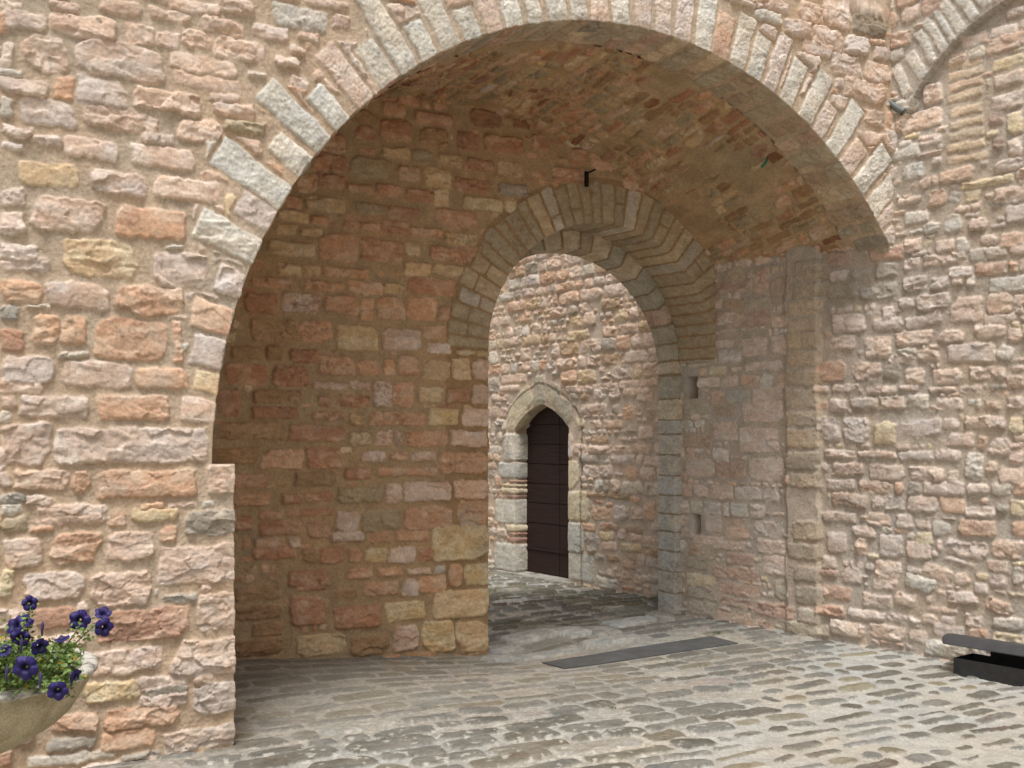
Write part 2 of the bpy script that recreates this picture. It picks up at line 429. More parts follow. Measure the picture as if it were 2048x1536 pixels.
# right part of the wall, above the arch
sA += trace(A, 1348, 0, 2.926, """330 0 500 40 L;540 0 670 75 P;735 20 865 140 P;870 45 1030 165 P;640 115 800 225 P;805 170 985 295 P;490 150 600 250 L;460 70 625 140 W;1040 90 1240 215 M;970 0 1130 55 L;1000 210 1130 330 L
1140 20 1250 90 P;1140 230 1235 265 P;1165 280 1262 355 P;920 320 1095 455 L;1110 365 1265 490 P;745 245 920 330 P;715 315 850 425 P;930 460 980 520 L;990 470 1230 590 P;920 560 1020 640 P;1100 640 1230 735 P;1240 650 1300 740 O
1070 780 1290 860 P;1125 860 1190 900 O;1020 350 1050 420 P;1230 760 1300 900 L""", proud=.03)
def seg_vous(plane, u0, v0, sc_, text, cx, cz, R, lmax, sgn=-1, **kw):
    """voussoirs given by inner-edge point, outer point and width in the photo -> boxes in (arc length, radial) space"""
    out = []
    for tok in text.replace('\n', ';').split(';'):
        f = tok.split()
        if len(f) < 6: continue
        x0, y0, x1, y1, w = (float(q) for q in f[:5])
        dx, dy = x1 - x0, y1 - y0; l = math.hypot(dx, dy); px, py = -dy / l * w / 2, dx / l * w / 2
        th = []
        for (x, y) in ((x0 + px, y0 + py), (x0 - px, y0 - py)):
            a, z = plane.uv(u0 + x / sc_, v0 + y / sc_); th.append(math.atan2(z - cz, a - cx))
        a, z = plane.uv(u0 + x1 / sc_, v0 + y1 / sc_); rl = min(lmax, math.hypot(a - cx, z - cz) - R)
        if y1 <= 1: rl = lmax * rnd.uniform(.7, 1)
        L = [(math.pi - t) * R for t in th]; L0, L1 = min(L), max(L)
        dep = rnd.uniform(.26, .38)
        out.append(stone((L0 + L1) / 2, (rl - dep) / 2, (L1 - L0) / 2 * .96, (rl + dep) / 2, f[5], rr=.22, cut=.35, skew=0.0, **kw))
    return out
vA = []
kwv = dict(proud=.016, rough=.8)
vA += seg_vous(A, 0, 500, 2.926, "1262 945 1060 930 135 P;1298 790 1140 770 120 Y;1325 625 1120 580 175 L;1375 440 1130 360 165 O;1440 225 1262 185 150 L", TA, ZA, RA, .66, **kwv)
vA += seg_vous(A, 0, 0, 2.926, "1525 1490 1120 1370 165 W;1590 1300 1380 1210 150 L", TA, ZA, RA, .66, **kwv)
vA += seg_vous(A, 400, 0, 2.926, """480 1150 60 950 165 W;590 960 400 850 140 W;700 830 380 510 140 W;820 705 680 510 125 W;955 580 735 270 125 P;1100 465 950 260 125 W;1215 390 960 0 118 W;1335 315 1210 150 105 W;1465 262 1300 0 115 W
1595 215 1520 50 105 W;1725 172 1650 0 95 P;1840 140 1790 0 105 W;1960 112 1930 0 85 W""", TA, ZA, RA, .66, fine=.9, **kwv)
vA += seg_vous(A, 900, 0, 2.926, """635 108 630 0 115 W;760 97 760 0 92 W;878 104 880 0 105 P;1000 118 1005 0 105 W;1128 138 1135 0 90 P;1245 170 1255 0 95 L;1362 195 1380 0 95 L;1480 240 1495 0 105 W;1585 280 1610 85 100 O;1690 335 1720 80 100 W
1790 395 1830 210 95 W;1885 460 1955 200 85 L;1985 545 2060 370 95 W""", TA, ZA, RA, .66, fine=.8, **kwv)
vA += seg_vous(A, 1348, 0, 2.926, """785 655 890 440 100 W;858 745 915 610 85 L;940 850 1060 600 100 W;1015 965 1100 850 105 P;1090 1080 1245 890 110 W;1165 1210 1290 1040 110 W;1215 1300 1300 1200 70 L;1250 1390 1330 1320 75 L""", TA, ZA, RA, .66, fine=.7, **kwv)
a = max(v.cx + v.hw for v in vA) + .015
while a < (math.pi - math.acos(min(1, (5.09 - TA) / RA))) * RA + .1:
    w_ = rnd.uniform(.13, .2)
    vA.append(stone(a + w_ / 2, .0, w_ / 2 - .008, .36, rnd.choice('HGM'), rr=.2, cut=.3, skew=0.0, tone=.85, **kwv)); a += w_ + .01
vS = []
for v in list(vA):
    b1 = v.cy + v.hh; v.cy = (b1 - .004) / 2; v.hh = (b1 + .004) / 2; v.rr = min(v.hw, v.hh) * .12; v.cuts = [c for c in v.cuts if c[1] > 0]
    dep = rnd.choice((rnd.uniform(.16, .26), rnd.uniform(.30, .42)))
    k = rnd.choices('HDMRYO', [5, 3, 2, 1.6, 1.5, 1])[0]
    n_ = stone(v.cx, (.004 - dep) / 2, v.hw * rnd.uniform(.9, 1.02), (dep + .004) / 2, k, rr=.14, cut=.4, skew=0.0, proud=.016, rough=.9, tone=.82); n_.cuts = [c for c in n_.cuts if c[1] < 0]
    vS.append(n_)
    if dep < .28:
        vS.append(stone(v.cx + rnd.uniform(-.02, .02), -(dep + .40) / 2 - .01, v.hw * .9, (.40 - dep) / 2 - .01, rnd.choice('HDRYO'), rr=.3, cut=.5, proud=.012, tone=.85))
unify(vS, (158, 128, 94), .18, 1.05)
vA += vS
rA = lambda x, z: np.hypot(x - TA, z - ZA)
def skipA(x, y, hw, hh):
    if y > ZA and math.hypot(x - TA, y - ZA) < RA + .10: return True
    return y <= ZA and x > AJ - .05
sA += fill(sA, (-4.5, 5.1), (-.1, 5.2), (.11, .19), (.2, .5), dict(P=5, O=1.5, L=3, W=1, Y=1, G=.3), keep=.95, skip=skipA, seed=11, tol=.03)
sA += fill(sA, (-3.4, 5.1), (-.1, 5.0), (.05, .09), (.07, .2), dict(P=5, O=2, L=2, W=1, G=.5), keep=.8, skip=skipA, seed=12, tol=.004, proud=.012)
unify(sA, (212, 194, 172), .32, 1.12); unify(vA, (220, 212, 198), .25, 1.16)
gate = empty('gatehouse', (.7, 6.7, 0), category='gatehouse', label='pink rubble stone gatehouse pierced by a big round archway with a smaller arch behind')
aW, aR, aV, aIW, aIR, aO2, aPW = (Acc() for _ in range(7))
zlo = steps((-.15, ZA, .0055))
flat_sheet([aW], A, steps((-6, -3.4, .06), (-3.4, -1.35, .013), (-1.35, AJ - .02, .0055), (AJ - .02, AJ + .02, .004), (AJ + .02, AJ + .45, .012)), zlo, sA, MORT_A, bend=(AJ, NIN, 1), seed=3, warp=.014)
flat_sheet([aW], A, steps((-6, -3.4, .06), (-3.4, -1.35, .013), (-1.35, 5.12, .0066)), steps((ZA, 4.75, .0066), (4.75, 6, .07)), sA, MORT_A,
           keep=lambda X, Z: rA(X, Z) > RA + .66, drop=lambda X, Z: .012 * (rA(X, Z) < RA + .71), seed=3, warp=.014)
TH0 = math.acos(min(1, (5.09 - TA) / RA))
th = np.linspace(math.pi, TH0, int((math.pi - TH0) * RA / .0062))
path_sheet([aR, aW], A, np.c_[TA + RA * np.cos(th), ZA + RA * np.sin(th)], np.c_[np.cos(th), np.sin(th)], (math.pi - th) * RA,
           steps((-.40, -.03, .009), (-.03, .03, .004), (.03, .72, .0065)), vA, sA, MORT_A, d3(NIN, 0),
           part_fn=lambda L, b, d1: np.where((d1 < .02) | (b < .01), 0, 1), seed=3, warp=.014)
# top of the pillar where the arch springs, and the passage wall behind the pillar
g = np.meshgrid(np.linspace(TA - RA - .03, AJ, 6), np.linspace(.0, 1.95, 30), indexing='ij'); gx, gd = g[0].ravel(), g[1].ravel()
Vc = A.pos(gx, ZA - .004 + 0 * gx); Vc[:, :2] += gd[:, None] * NIN
aPW.add(Vc, grid_quads(6, 30), np.tile(MORT_A * .8, (len(Vc), 1)))
PWo = A.o + A.d * AJ + NIN * .40
PW = Plane(PWo, NIN, A.d)
sPW = fill([], (0, 1.6), (-.1, 1.5), (.11, .2), (.2, .4), dict(R=2, Y=2, O=2, D=1), seed=5)
flat_sheet([aPW], PW, steps((0, 1.62, .018)), steps((-.15, ZA, .018)), sPW, lin((170, 135, 96)), seed=9)

# ---- vault
sv = []
tt = TA + RA * np.cos(th); zz = ZA + RA * np.sin(th)
Fp = A.pos(tt, zz); Fp[:, :2] += NIN * .385
Ap = A.pos(tt, zz)[:, :2]; lam = ((C.o - Ap) @ C.n) / (NIN @ C.n)
Bp2 = Ap + lam[:, None] * NIN; sC = (Bp2 - C.o) @ C.d
z2 = .45 + np.sqrt(np.maximum(3.75 ** 2 - (sC - 2.65) ** 2, .01)); w = sstep(2.9, 4.3, sC)
zb = z2 * (1 - w) + zz * w
Bk = np.c_[Bp2, zb]
Bk = Fp + (Bk - Fp) * 1.03
wv = np.linspace(0, 1, 150)
Vv = Fp[:, None, :] + (Bk - Fp)[:, None, :] * wv[None, :, None]
nv = unit(np.cross(np.gradient(Vv, axis=1), np.gradient(Vv, axis=0)))
cen = Vv - np.array([1.0, 7.3, 1.6]); nv = np.where(((cen * nv).sum(-1) > 0)[..., None], -nv, nv)
dep = np.linalg.norm(Bk - Fp, axis=1)[:, None] * wv[None, :]
Lv = np.repeat(((math.pi - th) * RA)[:, None], len(wv), 1)
MORT_V = lin((188, 160, 124))
sv = fill([], (-.1, 1.75), (0, (math.pi - TH0) * RA), (.07, .13), (.12, .32), dict(R=2, O=3, E=.7, Y=2.5, H=3, D=3, P=1.5), keep=.93, seed=21, gap=.024, proud=.015, rough=.7)
unify(sv, (182, 148, 114), .28, 1.06)
dX, dY = dep.ravel().astype(np.float32), Lv.ravel().astype(np.float32)
dv, iv = eval_stones(dX, dY, sv, 5, .016)
# trowelled mortar has run over many of the stones
smear = fbm(dX * 1.6, dY * 1.6, 44, 3)
dv = dv + .04 * sstep(.57, .72, smear)
hv, cv = relief(dX, dY, dv, iv, sv, MORT_V, 5, m_amp=.004)
cv = cv * (1 - .12 * sstep(.5, .7, fbm(dX * 2.5, dY * 5, 45, 3)))[:, None]
wht = sstep(.66, .74, fbm(dX * 7, dY * 7, 46, 3))[:, None]; cv = cv * (1 - .35 * wht) + lin((196, 178, 152)) * .35 * wht
aV.add(Vv.reshape(-1, 3) + nv.reshape(-1, 3) * hv[:, None], grid_quads(len(th), len(wv)), cv)

# ---- inner wall (plane C) with the second arch
MORT_C = lin((178, 151, 117))
SL = C.uv(976, 1000)[0]; R1 = SL - S1
sC_ = []
kc = dict(proud=.023, rough=1.0, cut=.4)
sC_ += trace(C, 400, 0, 2.926, """880 920 1120 1040 H;1150 970 1290 1060 O;1310 985 1470 1100 Y;1240 880 1370 960 H;1400 900 1530 970 Y;660 900 860 1010 R;1560 930 1720 1000 R;1740 950 1890 1030 Y;690 1020 850 1110 R;570 1015 685 1130 O
860 1080 1010 1135 O;1030 1080 1190 1160 R;1210 1105 1370 1180 R;1490 1045 1700 1130 R;1740 1075 1920 1150 G;1530 1155 1780 1230 K;620 1150 850 1240 Y;910 1190 1090 1260 H;480 1150 600 1222 O;460 1235 640 1300 Y
650 1262 750 1320 O;1370 1225 1620 1325 R;1070 1295 1230 1370 R;830 1300 1060 1350 R;440 1312 570 1375 Y;590 1332 720 1382 Y;1230 1335 1420 1390 O;1425 1362 1620 1435 Y;395 1412 680 1500 Y;700 1365 930 1536 O
940 1400 1190 1536 R;1200 1415 1290 1500 Y;1340 1440 1530 1530 O;1280 750 1450 860 D;1060 865 1230 925 Y;1050 695 1240 830 R;1250 660 1480 740 R;1500 770 1650 890 R;1660 800 1890 900 R;1580 650 1760 750 E;1830 670 1930 760 E
880 650 1030 730 D;1060 600 1200 680 O;900 740 1030 820 R;1940 790 2040 880 R;1500 600 1640 640 D""", **kc)
sC_ += trace(C, 400, 525, 2.926, """300 85 540 150 O;450 5 590 78 Y;600 15 710 90 Y;722 32 990 92 O;610 108 850 165 O;865 112 1070 188 O;1070 122 1190 185 Y;1210 92 1500 192 R;1195 0 1350 85 Y;1360 12 1540 80 Y
260 182 460 308 R;482 180 700 298 P;722 192 930 308 O;935 208 1015 340 O;1035 202 1200 340 O;1205 200 1380 340 O;1385 255 1460 340 O;290 335 570 470 D;582 340 770 470 O;795 365 1045 518 Y;1062 382 1298 518 P;1305 372 1450 450 O
1330 477 1470 538 P;1500 512 1610 550 Y;1620 512 1690 550 Y;180 492 360 570 D;382 482 490 578 D;520 508 700 588 R;150 592 400 718 R;418 602 640 728 R;692 542 908 658 O;922 572 1055 660 O;1072 562 1138 658 O;1152 547 1280 658 O
1302 572 1460 690 Y;1468 562 1582 690 Y;1592 562 1690 690 P;652 697 870 742 P;882 692 1000 742 P;1012 692 1120 848 P;1125 692 1250 848 O;1272 722 1420 818 Y;1442 732 1580 822 R;1592 712 1690 828 P;120 740 240 900 R;312 742 600 828 D
682 782 768 850 R;812 772 1000 848 R;302 842 580 918 R;652 872 850 918 O;872 882 960 958 Y;988 872 1318 958 O;1328 852 1508 958 K;1532 852 1690 958 P;105 932 500 1038 D;512 952 850 1048 R;872 992 1000 1068 Y;1022 982 1128 1078 P
1142 982 1180 1078 P;1207 982 1450 1078 O;1462 982 1680 1078 P;85 1082 350 1178 D;362 1092 608 1208 O;622 1082 830 1208 R;942 1102 1088 1168 P;1112 1107 1220 1158 O;1232 1107 1380 1163 P;1397 1107 1690 1238 O;190 1232 400 1318 R;552 1222 800 1308 D
842 1202 1000 1268 R;1032 1192 1390 1253 O;190 1342 410 1428 O;472 1352 600 1418 R;612 1332 780 1398 R;802 1312 1068 1408 H;1082 1292 1178 1408 P;1182 1282 1470 1398 P;1482 1272 1690 1388 P;342 1452 480 1508 R;502 1442 780 1488 R
947 1442 1173 1575 H;1192 1422 1478 1570 O;1502 1392 1690 1542 O;792 1452 930 1580 P""", **kc)
sC_ += trace(C, 400, 1010, 2.92, """190 62 310 148 R;342 92 590 178 R;622 92 760 198 R;762 152 965 213 P;992 152 1115 218 O;1142 152 1338 213 O;1347 112 1690 328 K;302 242 560 318 R;962 242 1090 338 K;1095 242 1258 338 P;862 252 940 338 O;1272 242 1358 328 R
862 362 1010 428 O;1032 362 1178 413 O;1202 367 1350 408 P;1367 352 1430 393 W;1452 342 1528 478 O;1537 342 1690 468 K;1272 412 1438 513 O;1177 432 1278 538 P;952 442 1160 528 O;552 462 750 498 R;200 472 480 558 D;522 522 730 708 R
792 482 920 548 D;782 582 1060 718 R;1082 562 1318 678 K;1362 492 1690 658 Y;1292 672 1490 860 K;1495 672 1690 860 Y;1122 702 1278 858 P;302 682 480 768 D;562 752 850 878 Y;872 762 1100 878 D;200 780 480 880 D;200 590 480 670 D
700 240 840 340 R;600 250 690 340 D""", **kc)
def skipC(x, y, hw, hh):
    if y > Z1 - .05 and math.hypot(x - S1, y - Z1) < R1 + .36: return True
    return False
sC_ += fill(sC_, (-.1, 5.3), (-.1, 4.4), (.10, .17), (.16, .36), dict(R=3, O=3, Y=2, D=2, P=1, H=1), keep=.95, skip=skipC, seed=31, tol=.02, **kc)
sC_ += fill(sC_, (-.1, 4.5), (-.1, 4.4), (.05, .08), (.06, .18), dict(R=3, O=3, Y=1, D=2), keep=.7, skip=skipC, seed=32, tol=.004, proud=.006, rough=.5)
ZB = -.25
unify(sC_, (186, 156, 124), .36, 1.10)
L0 = Z1 - ZB
vC = []
a = L0 + .01
while a < L0 + math.pi * R1:
    w_ = rnd.uniform(.075, .12); key = rnd.choices('HLYW', [7, .6, 1.5, .5])[0]
    kk = dict(proud=.013, rough=.4, cut=.3, rr=.2, skew=0.0, tone=rnd.uniform(.72, 1.0))
    top = rnd.uniform(.31, .35)
    if rnd.random() < .72: parts = [(-.42, top)]
    else:
        m_ = rnd.uniform(.10, .22); parts = [(-.42, m_ - .008), (m_ + .008, top)]
    for (b0, b1) in parts:
        vC.append(stone(a + w_ / 2, (b0 + b1) / 2, w_ / 2 - .007, (b1 - b0) / 2, key, **kk))
    a += w_ + .004
unify(vC, (186, 166, 140), .55, 1.05)
nj = np.linspace(ZB, Z1, int((Z1 - ZB) / .0085)); ph = np.linspace(0, math.pi, int(math.pi * R1 / .008))[1:]
Pc = np.r_[np.c_[np.full(len(nj), SL), nj], np.c_[S1 + R1 * np.cos(ph), Z1 + R1 * np.sin(ph)]]
Oc = np.r_[np.c_[np.ones(len(nj)), np.zeros(len(nj))], np.c_[np.cos(ph), np.sin(ph)]]
Lc = np.r_[nj - ZB, L0 + ph * R1]
damp = lambda X, Z, b: 1 + 0 * X
path_sheet([aIR, aIW], C, Pc, Oc, Lc, steps((-.45, -.03, .010), (-.03, .03, .004), (.03, .37, .008)), vC, sC_, lin((160, 132, 98)), d3(B.d, 0),
           part_fn=lambda L, b, d1: np.where((d1 < .015) | ((b < .012) & (L > L0)), 0, 1), seed=13, warp=.010)
def keepC(X, Z):
    return np.where(Z > Z1, np.hypot(X - S1, Z - Z1) > R1 + .31, X > SL + .31)
flat_sheet([aIW], C, steps((-.06, 4.35, .0085), (4.35, 5.4, .05)), steps((-.25, 4.4, .0085)), sC_, MORT_C, keep=keepC,
           drop=lambda X, Z: .010 * np.where(Z > Z1, np.hypot(X - S1, Z - Z1) < R1 + .36, X < SL + .36), seed=13, warp=.010)

# ---- second order: the narrow arch and its dressed jambs
vO = []
Lj = Z2 - ZB
js = [720 + y / 2.926 for y in (85, 225, 350, 435, 555, 680, 795, 905, 1010, 1125, 1245, 1370, 1500)]
Yc = 9.56; zs = [EYE + (V0 - v) / F * Yc for v in js]
for k in range(len(zs) - 1):
    z0, z1 = zs[k + 1], zs[k]
    if z1 > Z2: z1 = Z2
    for (Lm, fl) in ((z0 - ZB, 0), (None, 1)):
        ll = (z0 + z1) / 2 - ZB if fl == 0 else 2 * Lj + math.pi * R2 - ((z0 + z1) / 2 - ZB)
        key = 'W' if z1 < 1.9 else rnd.choice('HYH')
        vO.append(stone(ll, -.05, (z1 - z0) / 2 - .006, .20, key, proud=.008, rough=.3, cut=.15, rr=.12, skew=0.0, fine=.9, jit=.05, tone=.80 if key == 'W' else 1.0))
a = Lj + .02
while a < Lj + math.pi * R2 - .05:
    w_ = rnd.uniform(.11, .19)
    vO.append(stone(a + w_ / 2, -.03, w_ / 2 - .008, .22, rnd.choices('YHRD', [4, 3, 1, 1])[0], proud=.006, rough=.3, cut=.2, rr=.15, skew=0.0, tone=.9)); a += w_ + .004
unify(vO, (186, 180, 168), .45, 1.08)
nj = np.linspace(ZB, Z2, int((Z2 - ZB) / .009)); ph = np.linspace(0, math.pi, int(math.pi * R2 / .0085))[1:-1]
Po = np.r_[np.c_[np.full(len(nj), S1 + R2), nj], np.c_[S1 + R2 * np.cos(ph), Z2 + R2 * np.sin(ph)], np.c_[np.full(len(nj), S1 - R2), nj[::-1]]]
Oo = np.r_[np.c_[np.ones(len(nj)), np.zeros(len(nj))], np.c_[np.cos(ph), np.sin(ph)], np.c_[-np.ones(len(nj)), np.zeros(len(nj))]]
Lo = np.r_[nj - ZB, Lj + ph * R2, Lj + math.pi * R2 + (nj - ZB)]
path_sheet([aO2], C2, Po, Oo, Lo, steps((-.24, -.03, .010), (-.03, .03, .004), (.03, .20, .009)), vO, [], lin((146, 128, 100)), d3(-C.n, 0), seed=17, warp=.007)

C3 = Plane(C2.o - C2.n * .26, C2.d, -C2.n)
aBK = Acc()
flat_sheet([aBK], C3, steps((-.10, 7, .05)), steps((-.25, 4.45, .05)), fill([], (-.2, 7), (-.2, 9), (.12, .2), (.2, .45), dict(P=4, O=2, L=2, Y=1), seed=71), MORT_A,
           keep=lambda X, Z: ~((np.abs(X - S1) < R2 + .03) & ((Z < Z2) | (np.hypot(X - S1, Z - Z2) < R2 + .03))), seed=33)
aBK.build('unseen_back_wall', M_ST, gate)  # unseen wall, added and its height set to block sky from the inner court
bm_ = np.array([A.pos(np.array(-6.0), np.array(5.95)), A.pos(np.array(5.2), np.array(5.95)), C3.pos(np.array(-.1), np.array(4.42)), C3.pos(np.array(7.0), np.array(4.42))])
mesh_np('sky_blocking_roof', bm_.astype(np.float32), np.array([[0, 1, 2, 3]], np.int32), np.tile(MORT_A, (4, 1)), M_ST, gate)  # unseen sloping sheet, added to shut out sky light above the vault
aW.build('front_wall', M_ST, gate); aR.build('front_arch_ring', M_ST, gate); aV.build('barrel_vault', M_ST, gate)
aIW.build('inner_wall', M_ST, gate); aIR.build('inner_arch_ring', M_ST, gate); aO2.build('dressed_stone_jambs', M_ST, gate); aPW.build('passage_wall', M_ST, gate)

# ================================================================== SIDE WALL (plane B)
MORT_B = lin((193, 179, 162))
def seg_box(plane, u0, v0, sc_, text, **kw):
    out = []
    for tok in text.replace('\n', ';').split(';'):
        f = tok.split()
        if len(f) < 6: continue
        x0, y0, x1, y1, w = (float(q) for q in f[:5])
        P_ = [np.array(plane.uv(u0 + x / sc_, v0 + y / sc_)) for x, y in ((x0, y0), (x1, y1))]
        dx, dy = x1 - x0, y1 - y0; l = math.hypot(dx, dy); mx, my = (x0 + x1) / 2, (y0 + y1) / 2
        q0, q1 = (np.array(plane.uv(u0 + (mx + s_ * -dy / l * w / 2) / sc_, v0 + (my + s_ * dx / l * w / 2) / sc_)) for s_ in (1, -1))
        dv_ = P_[1] - P_[0]; ln = np.hypot(*dv_); dv_ = dv_ / ln
        wid = abs((q1 - q0) @ np.array([-dv_[1], dv_[0]]))
        c = (P_[0] + P_[1]) / 2
        out.append(stone(c[0], c[1], ln / 2, wid / 2, f[5], rot=math.atan2(dv_[1], dv_[0]), rr=.2, cut=.3, skew=0.0, **kw))
    return out
kb = dict(proud=.019, rough=1.0)
bArch = seg_box(B, 1748, 0, 6.827, "475 1295 290 920 165 W;700 1050 490 715 165 W;830 850 600 420 130 W;985 690 700 270 150 W;1085 560 830 110 110 W;1210 435 960 30 160 W;1370 260 1130 -110 165 W;1540 90 1320 -200 160 W;1700 -40 1500 -330 160 W;1880 -170 1690 -450 160 W", proud=.012, rough=.5, fine=.9, jit=.04)
bBrick = trace(B, 1348, 0, 2.926, "1590 340 1790 390 Y;1590 400 1800 452 Y;1590 462 1800 512 O;1590 525 1800 582 K;1612 618 1800 668 Y;1612 690 1810 738 K;1602 760 1815 812 H;1602 830 1820 882 K;1602 900 1840 945 Y", proud=.010, rough=.35, cut=.12, rr=.12)
bPil = trace(B, 1348, 450, 2.926, "720 200 905 330 H;715 335 905 430 H;690 438 868 535 Y;690 545 868 625 Y;680 632 868 732 Y;675 742 868 832 Y;680 850 868 948 Y;665 965 868 1078 Y;660 1088 868 1178 Y;645 1190 868 1312 Y;640 1325 868 1440 H;700 1450 868 1540 Y", proud=.016, rough=.6, cut=.35, fine=.4, jit=.16) \
     + trace(B, 1348, 1010, 2.92, "705 85 868 208 Y;680 220 868 322 H;718 348 868 452 H;720 470 868 580 H;735 598 868 692 W", proud=.016, rough=.6, cut=.35, fine=.4, jit=.16)
sB = bArch + bBrick + bPil
nspec = len(sB)
sB += trace(B, 1348, 0, 2.926, """1310 825 1390 858 W;1430 785 1570 848 P;1340 952 1460 1048 W;1430 1032 1550 1105 P -14;1555 985 1755 1068 O;1495 1112 1598 1212 O;1602 1112 1678 1198 G;1352 1237 1498 1312 W;1462 1302 1553 1368 W;1582 1257 1698 1363 W;1732 1272 1838 1348 P
1647 1387 1738 1483 W;1332 1402 1448 1478 P;1532 1402 1638 1478 P;1792 1372 1898 1438 P;1912 1352 2048 1448 O;1312 1152 1448 1198 P;1652 1192 1798 1238 P;1422 892 1568 918 P;1702 1112 1798 1178 K;1682 1042 1985 1088 K;1835 1175 2030 1205 G;1842 655 1928 738 E
1872 803 1948 878 E;1272 185 1398 270 O;1270 282 1350 358 W;1800 200 2046 300 O;1870 420 2046 500 P;1850 540 2040 640 L;1950 650 2046 790 K;1960 800 2046 920 P;1880 930 2046 1000 P;1850 330 2046 400 K;1300 640 1560 760 P;1440 480 1560 600 P;1510 925 1570 960 L""", **kb)
sB += trace(B, 1348, 450, 2.926, """902 155 1038 238 R;907 262 1018 323 P;1032 252 1158 318 G;1172 222 1308 318 M;1342 302 1478 388 L;1502 302 1618 378 L;1627 302 1698 358 P;1712 302 1758 358 W;902 342 1068 438 M;1082 342 1298 438 M;1422 402 1618 498 L;1312 422 1408 488 L
1622 417 1808 563 P;1832 392 1988 518 O;1985 402 2048 518 P;932 517 1118 628 P;1162 542 1348 623 L;1352 522 1568 598 L -8;1292 622 1518 708 P;1552 612 1698 688 P;1752 572 1948 668 P;1952 602 2048 688 P;917 647 1063 733 P;1117 652 1273 778 P
1302 722 1418 758 G;1422 732 1548 798 P;1602 692 1888 808 P;1892 702 1988 788 W 25;847 792 1008 918 R;1042 802 1218 908 P;1232 812 1328 918 M;1352 832 1468 928 P;1512 842 1688 928 P;1732 822 1938 908 P;832 942 908 988 P;922 932 1078 978 P;1122 942 1298 988 P
1312 932 1438 968 P;1492 942 1658 978 P;1672 942 1798 983 P;842 1032 903 1083 O;912 1012 1018 1093 P;1037 1012 1193 1073 P;1202 1002 1358 1078 P;1367 987 1498 1078 W;1532 1012 1698 1083 P;1762 1012 1798 1078 W;1817 1022 1908 1078 O;852 1122 978 1268 L;992 1122 1138 1278 L
1167 1132 1308 1288 K;1322 1132 1568 1228 L;1577 1132 1668 1198 P;1697 1122 1938 1193 P;1602 1217 1758 1298 P;1782 1232 1838 1318 O;1847 1242 1978 1348 P;882 1312 1058 1368 P;1072 1322 1308 1363 P;1312 1322 1518 1378 L;1532 1312 1678 1378 L;862 1392 908 1448 P
932 1392 1108 1468 P;1142 1397 1348 1493 P;1367 1412 1588 1498 P;1602 1432 1668 1518 P;1702 1332 1808 1498 W;1822 1382 1888 1448 O;1950 1000 2048 1080 P;1960 1120 2048 1220 K;1940 880 2048 960 O;1960 1260 2048 1400 P;1900 1420 2048 1520 P""", **kb)
sB += trace(B, 1348, 1010, 2.92, """872 42 1068 103 P;1122 42 1268 118 P;1297 52 1398 138 L;1412 82 1498 138 P;1507 97 1618 180 W;1662 82 1883 185 O;1202 172 1338 308 L;1037 122 1178 188 P;1062 192 1128 288 P;1362 212 1508 318 P;1582 207 1828 298 P;1532 202 1568 268 P;1852 202 2044 308 P
892 162 1008 278 P;1890 0 1950 45 M;1700 5 1880 70 L;852 372 958 418 R 12;992 362 1108 458 P;1162 402 1308 498 P;1347 412 1528 498 W 10;1452 352 1628 438 P 14;1642 392 1728 468 P;1752 452 1828 518 L;1982 352 2044 468 W;1822 552 1978 628 O 12;1602 502 1778 578 P
1852 652 2040 728 W;862 472 1038 548 R;1102 522 1278 598 P;1292 512 1408 588 P;842 582 998 648 R;1012 612 1238 668 P;1252 642 1438 698 L 8;1482 602 1658 638 P;1452 642 1538 698 P;907 672 1118 763 P;1132 702 1358 788 P;1372 732 1478 798 P;1702 632 1798 718 P
1580 320 1760 345 L 10;1830 320 1960 400 P;1650 270 1800 310 P""", **kb)
kin = dict(proud=.010, rough=.8, cut=.4)
sB += trace(B, 1348, 1010, 2.92, """77 292 208 378 H;72 402 238 478 K;77 482 248 548 H;82 562 238 640 H;222 372 498 438 R;262 462 498 528 R;302 132 438 198 O;272 542 458 598 R;462 572 718 658 R;242 622 448 690 O;462 672 568 713 O;592 432 678 558 H;582 682 900 748 H
300 80 420 125 R;180 60 280 160 P;230 210 420 260 P;300 280 470 350 R;470 90 640 180 P;480 200 660 290 P;520 300 680 410 P;120 180 290 230 P""", **kin)
sB += trace(B, 1348, 450, 2.926, """342 502 568 598 R;572 532 678 598 P;402 652 548 768 P;572 642 668 758 P;502 872 578 968 W;602 872 665 958 O;420 800 640 850 P;230 1150 370 1260 P;380 1180 620 1330 P;400 1020 640 1150 P;60 1040 200 1110 H;240 1050 370 1120 D;70 1360 230 1470 P
240 1380 420 1480 R;300 240 400 340 H;440 430 565 480 H;300 440 420 500 D;250 320 460 400 R;470 250 560 400 R;560 300 700 440 D;60 1220 220 1300 D;440 1360 640 1500 P""", **kin)
PIL = (B.uv(1641, 900)[0], B.uv(1580, 900)[0]); PTOP = 3.45
H1 = (B.uv(1396, 775)[0], B.uv(1374, 775)[0], B.uv(1385, 797)[1], B.uv(1385, 753)[1])
H2 = (B.uv(1401, 1048)[0], B.uv(1386, 1048)[0], B.uv(1390, 1068)[1], B.uv(1390, 1028)[1])
_q = [B.uv(1748 + x / 6.827, y / 6.827) for x, y in ((640, 1150), (780, 960), (950, 760), (1120, 560), (1300, 370), (1560, 160), (1830, 0))]
BX, BZ, BR = circ_fit(_q)
def skipB(x, y, hw, hh):
    if PIL[0] - .06 < x < PIL[1] + .02 and y < PTOP: return True
    for h in (H1, H2):
        if h[0] - .06 < x < h[1] + .06 and h[2] - .05 < y < h[3] + .05: return True
    return abs(math.hypot(x - BX, y - BZ) - BR) < .05 and x < -.5
